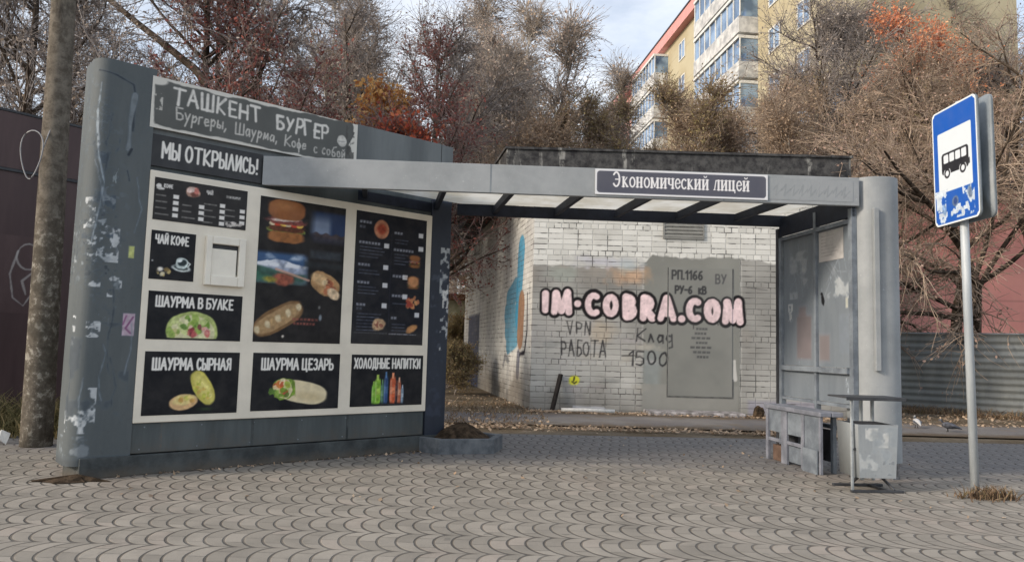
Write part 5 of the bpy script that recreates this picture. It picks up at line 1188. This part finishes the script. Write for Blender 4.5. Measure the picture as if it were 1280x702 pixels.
def along(P, f):
    n = P.shape[1]-1; i = np.minimum((f*n).astype(int), n-1); t = (f*n-i)[:, None]; r = np.arange(len(P))
    a, b = P[r, i], P[r, i+1]; d = b-a; return a+d*t, d/(np.linalg.norm(d, axis=1, keepdims=True)+1e-9)
def kids(P, m, rng, lo, hi, ang, angv):
    k = np.repeat(np.arange(len(P)), m); Pp = P[k]; f = lo+(hi-lo)*rng.random(len(k))
    p, d = along(Pp, f); ax = perp(d, rng); return p, rotv(d, ax, ang+angv*rng.normal(size=len(k))), f
def make_tree(seed, H, base, limbs, limb_len, sub, twigs, tw_len, leaf_n, leaf_s, lean=(0, 0), r0=.14, up=.08, droop=-.02, angle=.8, trunk_wig=.05, tw_r=.006, stems=1, leaf_zone=None):
    """returns (trunk V,Q), (crown twig V,Q), (leaf V,Q)"""
    rng = np.random.default_rng(seed)
    p0 = np.zeros((stems, 3)); 
    if stems > 1: p0[:, :2] = rng.normal(size=(stems, 2))*.25
    d0 = np.tile(np.array([lean[0], lean[1], 1.]), (stems, 1)); 
    if stems > 1: d0[:, :2] += rng.normal(size=(stems, 2))*.16
    d0 /= np.linalg.norm(d0, axis=1, keepdims=True)
    Lt = np.full(stems, H*.92)*(.8+.2*rng.random(stems) if stems > 1 else 1.)
    T = grow(p0-np.array((0, 0, .1)), d0, Lt, 12, trunk_wig, .04, rng)
    tv = [tubes(T, np.full(stems, r0), np.full(stems, r0*.12), 9)]
    b, d, f = kids(T, limbs, rng, base, .96, angle, .18)
    LL = limb_len*(1.25-f)*(.7+.5*rng.random(len(f)))
    B = grow(b, d, LL, 8, .13, up, rng); tv.append(tubes(B, r0*(.16+.42*(1-f)), np.full(len(f), r0*.06), 5))
    b, d, f2 = kids(B, sub, rng, .15, 1., .75, .25)
    L2 = np.repeat(LL, sub)*.45*(.5+.7*rng.random(len(f2)))*(1.15-.5*f2)
    C = grow(b, d, L2, 5, .18, up*.4, rng); cv = [tubes(C, np.full(len(f2), tw_r*2.0), np.full(len(f2), tw_r*.9), 4)]
    b, d, f3 = kids(C, twigs, rng, .1, 1., .65, .3)
    L3 = tw_len*(.5+.8*rng.random(len(f3)))
    D = grow(b, d, L3, 4, .2, droop, rng); cv.append(tubes(D, np.full(len(f3), tw_r), np.full(len(f3), tw_r*.45), 3))
    nl = int(len(D)*leaf_n)
    lv = None
    if nl:
        src = rng.integers(0, len(D), nl)
        if leaf_zone is not None:
            ok = leaf_zone(D[:, -1]); src = np.flatnonzero(ok)[rng.integers(0, max(1, ok.sum()), nl)]
        p, dd = along(D[src], rng.random(nl)); p = p+rng.normal(size=p.shape)*.035
        a = rng.normal(size=(nl, 3)); a /= np.linalg.norm(a, axis=1, keepdims=True); bq = perp(a, rng); s = leaf_s*(.6+.8*rng.random(nl))[:, None]
        q = np.stack([p-a*s, p+bq*s*.6, p+a*s, p-bq*s*.6], 1); lv = (q.reshape(-1, 3), np.arange(nl*4).reshape(-1, 4))
    return tv, cv, lv
def mesh_of(name, groups, mats):
    V, Q, mi, n = [], [], [], 0
    for k, g in enumerate(groups):
        for v, q in g:
            V.append(v); Q.append(q+n); mi.append(np.full(len(q), k)); n += len(v)
    return arrays_mesh(name, np.concatenate(V), np.concatenate(Q), mats, np.concatenate(mi))
PROTO = {}
def proto(key, bark, twig, leaf, extra=None, **k):
    tv, cv, lv = make_tree(**k)
    if extra: tv.append(extra)
    PROTO[key] = (mesh_of('trunk', [tv], [M[bark]]), mesh_of('crown', [cv]+([[lv]] if lv else []), [M[twig]]+([M[leaf]] if lv else [])))
LIMB = np.array([[(0, 0, 5.95), (-.25, 0, 6.25), (-.9, .05, 6.75), (-1.5, .1, 7.2), (-2.2, .1, 7.75), (-3.0, .2, 8.2), (-4.1, .2, 8.6)]], float)
proto('lead', 'barkdark', 'twigdark', 'leafgrey', extra=tubes(LIMB, np.array([.085]), np.array([.03]), 8), seed=31, H=12, base=.34, limbs=20, limb_len=3.8, sub=11, twigs=10, tw_len=.75, leaf_n=3.5, leaf_s=.032, r0=.13, up=.07, tw_r=.007, trunk_wig=.012)
proto('grey', 'barkdark', 'twigdark', 'leafgrey', seed=11, H=11, base=.22, limbs=24, limb_len=4.3, sub=11, twigs=10, tw_len=.8, leaf_n=2.8, leaf_s=.032, r0=.15, up=.07, tw_r=.007)
proto('grey2', 'barkdark', 'twigdark', 'leafgrey', seed=12, H=12, base=.2, limbs=26, limb_len=4.9, sub=11, twigs=10, tw_len=.85, leaf_n=2.2, leaf_s=.032, r0=.17, up=.05, angle=.95, tw_r=.007)
proto('rowan', 'barkdark', 'twigred', 'leafred', seed=13, H=8.6, base=.2, limbs=18, limb_len=3.2, sub=11, twigs=9, tw_len=.6, leaf_n=6.5, leaf_s=.036, r0=.10, up=.1, stems=2, tw_r=.007)
proto('rowan2', 'barkdark', 'twigred', 'leafred', seed=23, H=9.5, base=.18, limbs=19, limb_len=3.5, sub=10, twigs=9, tw_len=.65, leaf_n=4.5, leaf_s=.036, r0=.10, up=.08, tw_r=.007)
M['leafpale'] = m_leaf('pale dry leaves', [(216, 196, 180), (196, 174, 160), (228, 208, 188), (182, 160, 146)])
proto('pale', 'barkgrey', 'twiggrey', 'leafpale', seed=41, H=11.5, base=.15, limbs=24, limb_len=3.6, sub=11, twigs=10, tw_len=.85, leaf_n=2.6, leaf_s=.036, r0=.10, up=.12, tw_r=.009, stems=2, angle=.65)
proto('flame', 'barkdark', 'twigred', 'leafflame', seed=14, H=5.6, base=.58, limbs=12, limb_len=1.5, sub=8, twigs=8, tw_len=.45, leaf_n=3, leaf_s=.05, r0=.05)
proto('yellow', 'barkdark', 'twigbrown', 'leafyellow', seed=15, H=7.5, base=.3, limbs=14, limb_len=2.2, sub=8, twigs=8, tw_len=.5, leaf_n=6, leaf_s=.065, r0=.08)
proto('birch', 'barkpale', 'twiggrey', 'leaftan', seed=16, H=13, base=.2, limbs=28, limb_len=3.4, sub=12, twigs=10, tw_len=.9, leaf_n=.8, leaf_s=.045, r0=.11, up=.14, droop=-.12, angle=.6, tw_r=.009)
proto('whip', 'barkpale', 'twigbrown', 'leaftan', seed=17, H=9.5, base=.1, limbs=18, limb_len=2.3, sub=11, twigs=9, tw_len=.75, leaf_n=3, leaf_s=0.034, r0=.045, up=.2, stems=3, angle=.5, tw_r=.009)
proto('whip2', 'twigbrown', 'twigbrown', 'leafolive', seed=18, H=10, base=.12, limbs=17, limb_len=2.5, sub=11, twigs=9, tw_len=.75, leaf_n=4.5, leaf_s=0.034, r0=.05, up=.18, stems=3, angle=.5, tw_r=.009)
proto('tan', 'barkgrey', 'twigbrown', 'leaftan', seed=19, H=9.5, base=.12, limbs=19, limb_len=3.3, sub=11, twigs=9, tw_len=.75, leaf_n=4.5, leaf_s=0.034, r0=.08, up=.08, stems=2, tw_r=.009)
proto('maple', 'barkdark', 'twigbrown', 'leafpink', seed=20, H=10.5, base=.26, limbs=16, limb_len=4.6, sub=10, twigs=9, tw_len=.9, leaf_n=2.0, leaf_s=.03, r0=.16, up=.06, droop=-.10, angle=.9, trunk_wig=.10, stems=2, tw_r=.008)
proto('orange', 'barkdark', 'twigred', 'leafsunlit', seed=21, H=13.5, base=.62, limbs=18, limb_len=4.2, sub=9, twigs=8, tw_len=.7, leaf_n=6, leaf_s=.05, r0=.14)
proto('shrub', 'twigdark', 'twigbrown', 'leafolive', seed=22, H=3.2, base=.08, limbs=14, limb_len=1.6, sub=8, twigs=8, tw_len=.45, leaf_n=4, leaf_s=.05, r0=.03, up=.1, stems=4)
def plant(key, px, Y, label, cat='tree', name=None, group=None, sc=1., rz=0, tilt=(0, 0)):
    """px: where along the photograph's width the trunk stands, Y: metres away"""
    t, c = PROTO[key]; e = empty(name or {'birch': 'birch_tree', 'whip': 'sapling', 'whip2': 'sapling', 'shrub': 'shrub'}.get(key, 'tree'), ((px-640)/930*Y, Y, 0), rz, label, cat, group)
    e.scale = (sc, sc, sc); e.rotation_euler = (tilt[0], tilt[1], rz)
    for n_, me in (('trunk', t), ('crown', c)):
        o = bpy.data.objects.new(n_, me); COL.objects.link(o); o.parent = e
    return e
GL, GR, GT = 'trees behind the kiosk and the brown fence', 'trees and thicket before the apartment block', 'trees behind the corrugated fence'
for a in (
 ('lead', 243, 14, 'straight dark trunked tree with one thick limb reaching left, behind the chalk sign', GL, 1., 0, (0, 0)),
 ('grey2', 10, 15, 'wide grey twigged tree over the brown steel fence, left of the utility pole', GL, 1., 1.0, (0, .03)),
 ('grey', -90, 17, 'grey tree at the very left edge over the brown steel fence', GL, 1., 5.1, (0, 0)),
 ('grey', 112, 18, 'grey tree with dense dry leaves between the utility pole and the peeling pillar top', GL, 1.05, 2.2, (0, 0)),
 ('grey2', 285, 19, 'brown grey tree behind the chalk sign, right of the straight dark trunk', GL, 1.0, 2.7, (0, 0)),
 ('rowan2', 342, 14, 'slim reddish tree rising behind the gap between the chalk sign words', GL, .98, .5, (0, -.04)),
 ('rowan', 405, 15.5, 'dense dark red tree above the right end of the chalk sign', GL, .86, 2.5, (0, 0)),
 ('rowan2', 505, 17, 'dark red tree above the plain grey parapet', GL, .92, 4.4, (0, 0)),
 ('flame', 538, 15.2, 'small bright red orange tree at the right end of the grey parapet', GL, 1.2, .2, (0, 0)),
 ('yellow', 490, 20, 'pale yellow leaved tree behind the dark red trees', GL, 1.16, 1.2, (0, 0)),
 ('grey2', 548, 20, 'tall brown grey tree between the parapet and the substation roof', GL, .86, 3.0, (0, 0)),
 ('tan', 640, 23, 'tan leaved bushy tree behind the left corner of the substation roof', GL, 1.0, .9, (0, 0)),
 ('grey', 470, 24, 'grey tree far behind the dark red trees', GL, 1.15, 1.6, (0, 0)),
 ('grey', 455, 26, 'grey tree far behind the dark red trees, over the end of the chalk sign', GL, 1.2, 2.0, (0, 0)),
 ('grey2', 70, 26, 'tall grey tree far behind the utility pole', GL, 1.2, 2.9, (0, 0)),
 ('pale', 640, 30, 'pale pinkish twigged tree filling the space above the left end of the substation roof', GL, 1.35, .4, (0, 0)),
 ('pale', 585, 25, 'pale pinkish twigged tree right of the grey parapet', GL, 1.15, 3.1, (0, 0)),
 ('pale', 700, 33, 'pale pinkish twigged tree just left of the sky gap', GL, 1.3, 4.9, (0, 0)),
 ('pale', 520, 31, 'pale pinkish twigged tree far above the grey parapet', GL, 1.4, 1.4, (0, 0)),
 ('birch', 660, 26, 'pale bare birch left of the sky gap above the substation roof', GL, 1.1, 1.9, (0, 0)),
 ('birch', 590, 29, 'pale bare birch farther back, above the right end of the grey parapet', GL, 1.25, 5.0, (0, 0)),
 ('birch', 395, 28, 'pale bare birch far behind the dark red trees', GL, 1.2, 3.4, (0, 0)),
 ('birch', 715, 30, 'slender bare birch nearest the sky gap left of the apartment block', GL, 1.05, 4.6, (0, 0)),
 ('grey', 690, 31, 'brown grey tree far behind the substation roof, below the birch', GL, .8, 5.4, (0, 0)),
 ('tan', 700, 25, 'tan bushy tree over the left part of the substation roof edge', GR, .86, 2.0, (0, 0)),
 ('tan', 772, 26, 'brown tree below the pink cornice of the apartment block', GR, .95, 4.1, (0, 0)),
 ('whip2', 822, 27, 'olive leaved sapling clump hiding the pink end of the apartment block', GR, 1.15, .6, (0, 0)),
 ('whip', 862, 24.5, 'pale stemmed brown sapling clump below the left balconies', GR, 1.0, 1.1, (0, 0)),
 ('whip', 937, 24, 'pale stemmed brown sapling clump below the single windows', GR, 1.1, 3.6, (0, 0)),
 ('whip2', 985, 25.5, 'olive brown sapling clump right of the pale stemmed saplings', GR, 1.2, 5.1, (0, 0)),
 ('tan', 905, 28, 'broad brown bush tree behind the sapling clumps', GR, .95, 5.9, (0, 0)),
 ('tan', 960, 29, 'second broad brown bush tree, farther right behind the sapling clumps', GR, 1.08, 2.9, (0, 0)),
 ('whip2', 846, 23.5, 'olive sapling clump before the yellow wall between the two balcony stacks', GR, 1.0, 2.4, (0, 0)),
 ('whip2', 800, 25, 'olive sapling clump before the left balcony stack', GR, .84, 4.6, (0, 0)),
 ('tan', 815, 27.5, 'tan bushy tree filling the space under the left balcony stack', GR, .92, 3.9, (0, 0)),
 ('pale', 745, 28, 'pale twigged bush tree under the foot of the pink cornice line', GR, .72, 2.2, (0, 0)),
 ('whip', 893, 23, 'brown sapling clump under the right balcony stack', GR, 1.05, 5.3, (0, 0)),
 ('tan', 985, 31, 'tall tan tree under the single windows of the apartment block', GR, 1.25, 1.9, (0, 0)),
 ('pale', 930, 30, 'pale twigged tree low before the right balcony stack', GR, .92, 2.6, (0, 0)),
 ('maple', 1020, 22, 'arching grey brown tree over the right end of the substation roof', GR, 1.02, 1.0, (0, 0)),
 ('grey2', 1060, 27, 'tall grey twigged tree hiding the near end of the apartment block', GR, 1.25, 1.7, (0, 0)),
 ('tan', 1075, 23, 'brown twiggy tree above the shelter column', GR, 1.15, 2.8, (0, 0)),
 ('whip', 1030, 20, 'thin brown saplings behind the shelter column', GR, .95, 4.7, (0, 0)),
 ('maple', 1203, 18.6, 'large dark trunked tree with drooping reddish twigs behind the bus stop sign', GT, 1.02, .3, (0, 0)),
 ('maple', 1300, 19, 'reddish tree at the right edge, behind the corrugated fence', GT, 1.08, 2.4, (0, 0)),
 ('grey2', 1250, 28.5, 'tall grey tree behind the large tree by the bus stop sign', GT, 1.2, 5.2, (0, 0)),
 ('orange', 1200, 28.5, 'tall tree with sunlight painted orange into its top leaves, upper right', GT, 1.12, 1.3, (0, 0)),
 ('maple', 1150, 29, 'broad tan twigged tree between the shelter column and the sign, near the pink house', GT, 1.25, 2.2, (0, 0)),
 ('tan', 1090, 29, 'tall tan tree before the near gable of the apartment block', GR, 1.45, .3, (0, 0)),
 ('orange', 1148, 29.5, 'second tree with sunlight painted orange into its leaves, left of the other one at the top right', GT, 1.15, 3.3, (0, 0)),
 ('tan', 1225, 30, 'tall tan tree right of the trees painted sunlit orange', GT, 1.45, 4.1, (0, 0)),
 ('grey2', 1110, 33, 'very tall grey tree standing before the near end of the apartment block', GR, 1.55, .8, (0, 0)),
 ('grey2', 1200, 36, 'very tall grey tree rising over the pink house', GT, 1.6, 2.1, (0, 0)),
 ('grey', 1300, 34, 'very tall grey tree at the right edge behind the pink house corner', GT, 1.6, 4.4, (0, 0)),
 ('grey', 1080, 32, 'tall grey tree standing before the near gable of the apartment block', GR, 1.3, 3.0, (0, 0)),
):
    plant(a[0], a[1], a[2], a[3], 'tree', group=a[4], sc=a[5], rz=a[6], tilt=a[7])
for px, Y, lab, sc in ((560, 17, 'low olive leaved shrub in the gap between the kiosk and the substation', .42), (566, 26, 'taller olive shrub before the pale shed', .7), (607, 27, 'dark olive shrub touching the far end of the brick side wall', .8)):
    plant('shrub', px, Y, lab, 'shrub', group='shrubs beside the substation', sc=sc, rz=px)
# a long drooping limb of the tree behind the pillar is its own trunk piece
# far wood, one mass
rngm = np.random.default_rng(77); tv_, lv_ = [], []
n_ = 26000; xw = np.concatenate([rngm.uniform(-70, 2, 17000), rngm.uniform(14, 60, 9000)]); yw = rngm.uniform(48, 62, n_); hmax = 9+2.5*np.sin(xw*.35)+1.5*np.sin(xw*.9+1)
pw = np.stack([xw, yw, hmax*np.sqrt(rngm.random(n_))], 1); a = rngm.normal(size=(n_, 3)); a /= np.linalg.norm(a, axis=1, keepdims=True); bq = perp(a, rngm); s_ = .16*(.6+rngm.random(n_))[:, None]
lv_ = (np.stack([pw-a*s_, pw+bq*s_*.6, pw+a*s_, pw-bq*s_*.6], 1).reshape(-1, 3), np.arange(n_*4).reshape(-1, 4))
b0 = np.stack([rngm.uniform(-70, 2, 900), rngm.uniform(48, 62, 900), np.zeros(900)], 1); d0 = np.tile((0, 0, 1.), (900, 1)); Tw = grow(b0, d0, rngm.uniform(7, 12, 900), 6, .1, .05, rngm)
bb_, dd_, f_ = kids(Tw, 9, rngm, .3, 1, .6, .2); Bw = grow(bb_, dd_, np.full(len(f_), 2.2), 4, .2, .05, rngm)
fw = bpy.data.objects.new('far_wood', mesh_of('far_wood', [[tubes(Tw, np.full(900, .07), np.full(900, .02), 4), tubes(Bw, np.full(len(f_), .03), np.full(len(f_), .012), 3)], [lv_]], [M['twiggrey'], M['leafgrey']])); COL.objects.link(fw)
tag(fw, kind='stuff')

# ================================================================== WEEDS, LEAF LITTER
def blades(name, spots, n, h, mat, seed, w=.008, spread=.08):
    rng = np.random.default_rng(seed); V = []
    sp = np.array([s(rng) for s in [spots]*n]); L = h*(.35+.9*rng.random(n)); d = np.stack([rng.normal(size=n)*.45, rng.normal(size=n)*.45, np.ones(n)], 1); d /= np.linalg.norm(d, axis=1, keepdims=True)
    sd = perp(d, rng)*w; m_ = sp+d*(L*.55)[:, None]; t_ = sp+d*L[:, None]+np.stack([rng.normal(size=n)*.2*L, rng.normal(size=n)*.2*L, -.08*L], 1)
    q1 = np.stack([sp-sd, sp+sd, m_+sd*.8, m_-sd*.8], 1); q2 = np.stack([m_-sd*.8, m_+sd*.8, t_+sd*.2, t_-sd*.2], 1)
    V = np.concatenate([q1, q2]).reshape(-1, 3); o = bpy.data.objects.new(name, arrays_mesh(name, V, np.arange(len(V)).reshape(-1, 4), [mat])); COL.objects.link(o); return o
tag(blades('weeds', lambda r: (r.uniform(-9, -3.9), r.uniform(7.9, 9.3)+.0, -.03), 5200, .42, M['grass'], 1), kind='stuff')
tag(blades('roadside_grass', lambda r: (r.uniform(-4, .6), r.uniform(10.6, 15), -.03), 1500, .10, M['dryweed'], 2), kind='stuff')
tag(blades('fence_grass', lambda r: (lambda t: (6.6+7.6*t+r.normal()*.25, 17.3-5.7*t-.45+r.normal()*.3, -.03))(r.random()), 2600, .2, M['dryweed'], 5), kind='stuff')
wc = blades('dry_weeds', lambda r: (3.86+r.normal()*.11, 6.05+r.normal()*.05, 0), 330, .105, M['dryweed'], 3, w=.0055); tag(wc, 'dry brown weed clump around the foot of the bus stop sign pole', 'weeds', kind='stuff')
def fallen(name, n, seed, fn, mat, s0=.03):
    rng = np.random.default_rng(seed); p = np.array([fn(rng) for _ in range(n)]); a = rng.normal(size=(n, 3))*np.array((1, 1, .35)); a /= np.linalg.norm(a, axis=1, keepdims=True); b = np.cross(a, np.tile((0, 0, 1.), (n, 1))+rng.normal(size=(n, 3))*.3); b /= np.linalg.norm(b, axis=1, keepdims=True)
    s = s0*(.5+rng.random(n))[:, None]; q = np.stack([p-a*s, p+b*s*.6, p+a*s, p-b*s*.6], 1).reshape(-1, 3)
    o = bpy.data.objects.new(name, arrays_mesh(name, q, np.arange(n*4).reshape(-1, 4), [mat])); COL.objects.link(o); return tag(o, kind='stuff')
fallen('leaf_litter', 6500, 4, lambda r: [(r.uniform(-3.5, 5), 10.3+abs(r.normal())*.25, .0), (r.uniform(-4.5, .6), r.uniform(9.9, 17), .0), (r.uniform(.3, 6), 13.15+r.normal()*.12, .0), (r.uniform(5, 13), r.uniform(12.4, 15), .0)][r.integers(0, 4)], M['leaftan'])
fallen('fallen_leaves', 260, 6, lambda r: [(r.uniform(-4, 4.5), 5+r.random()*5, .008), (-3.0+2.2*(t := r.random())+.05*r.normal(), 5.98+1.9*t-.06*abs(r.normal()), .01)][r.integers(0, 2)], M['leaftan'], .018)
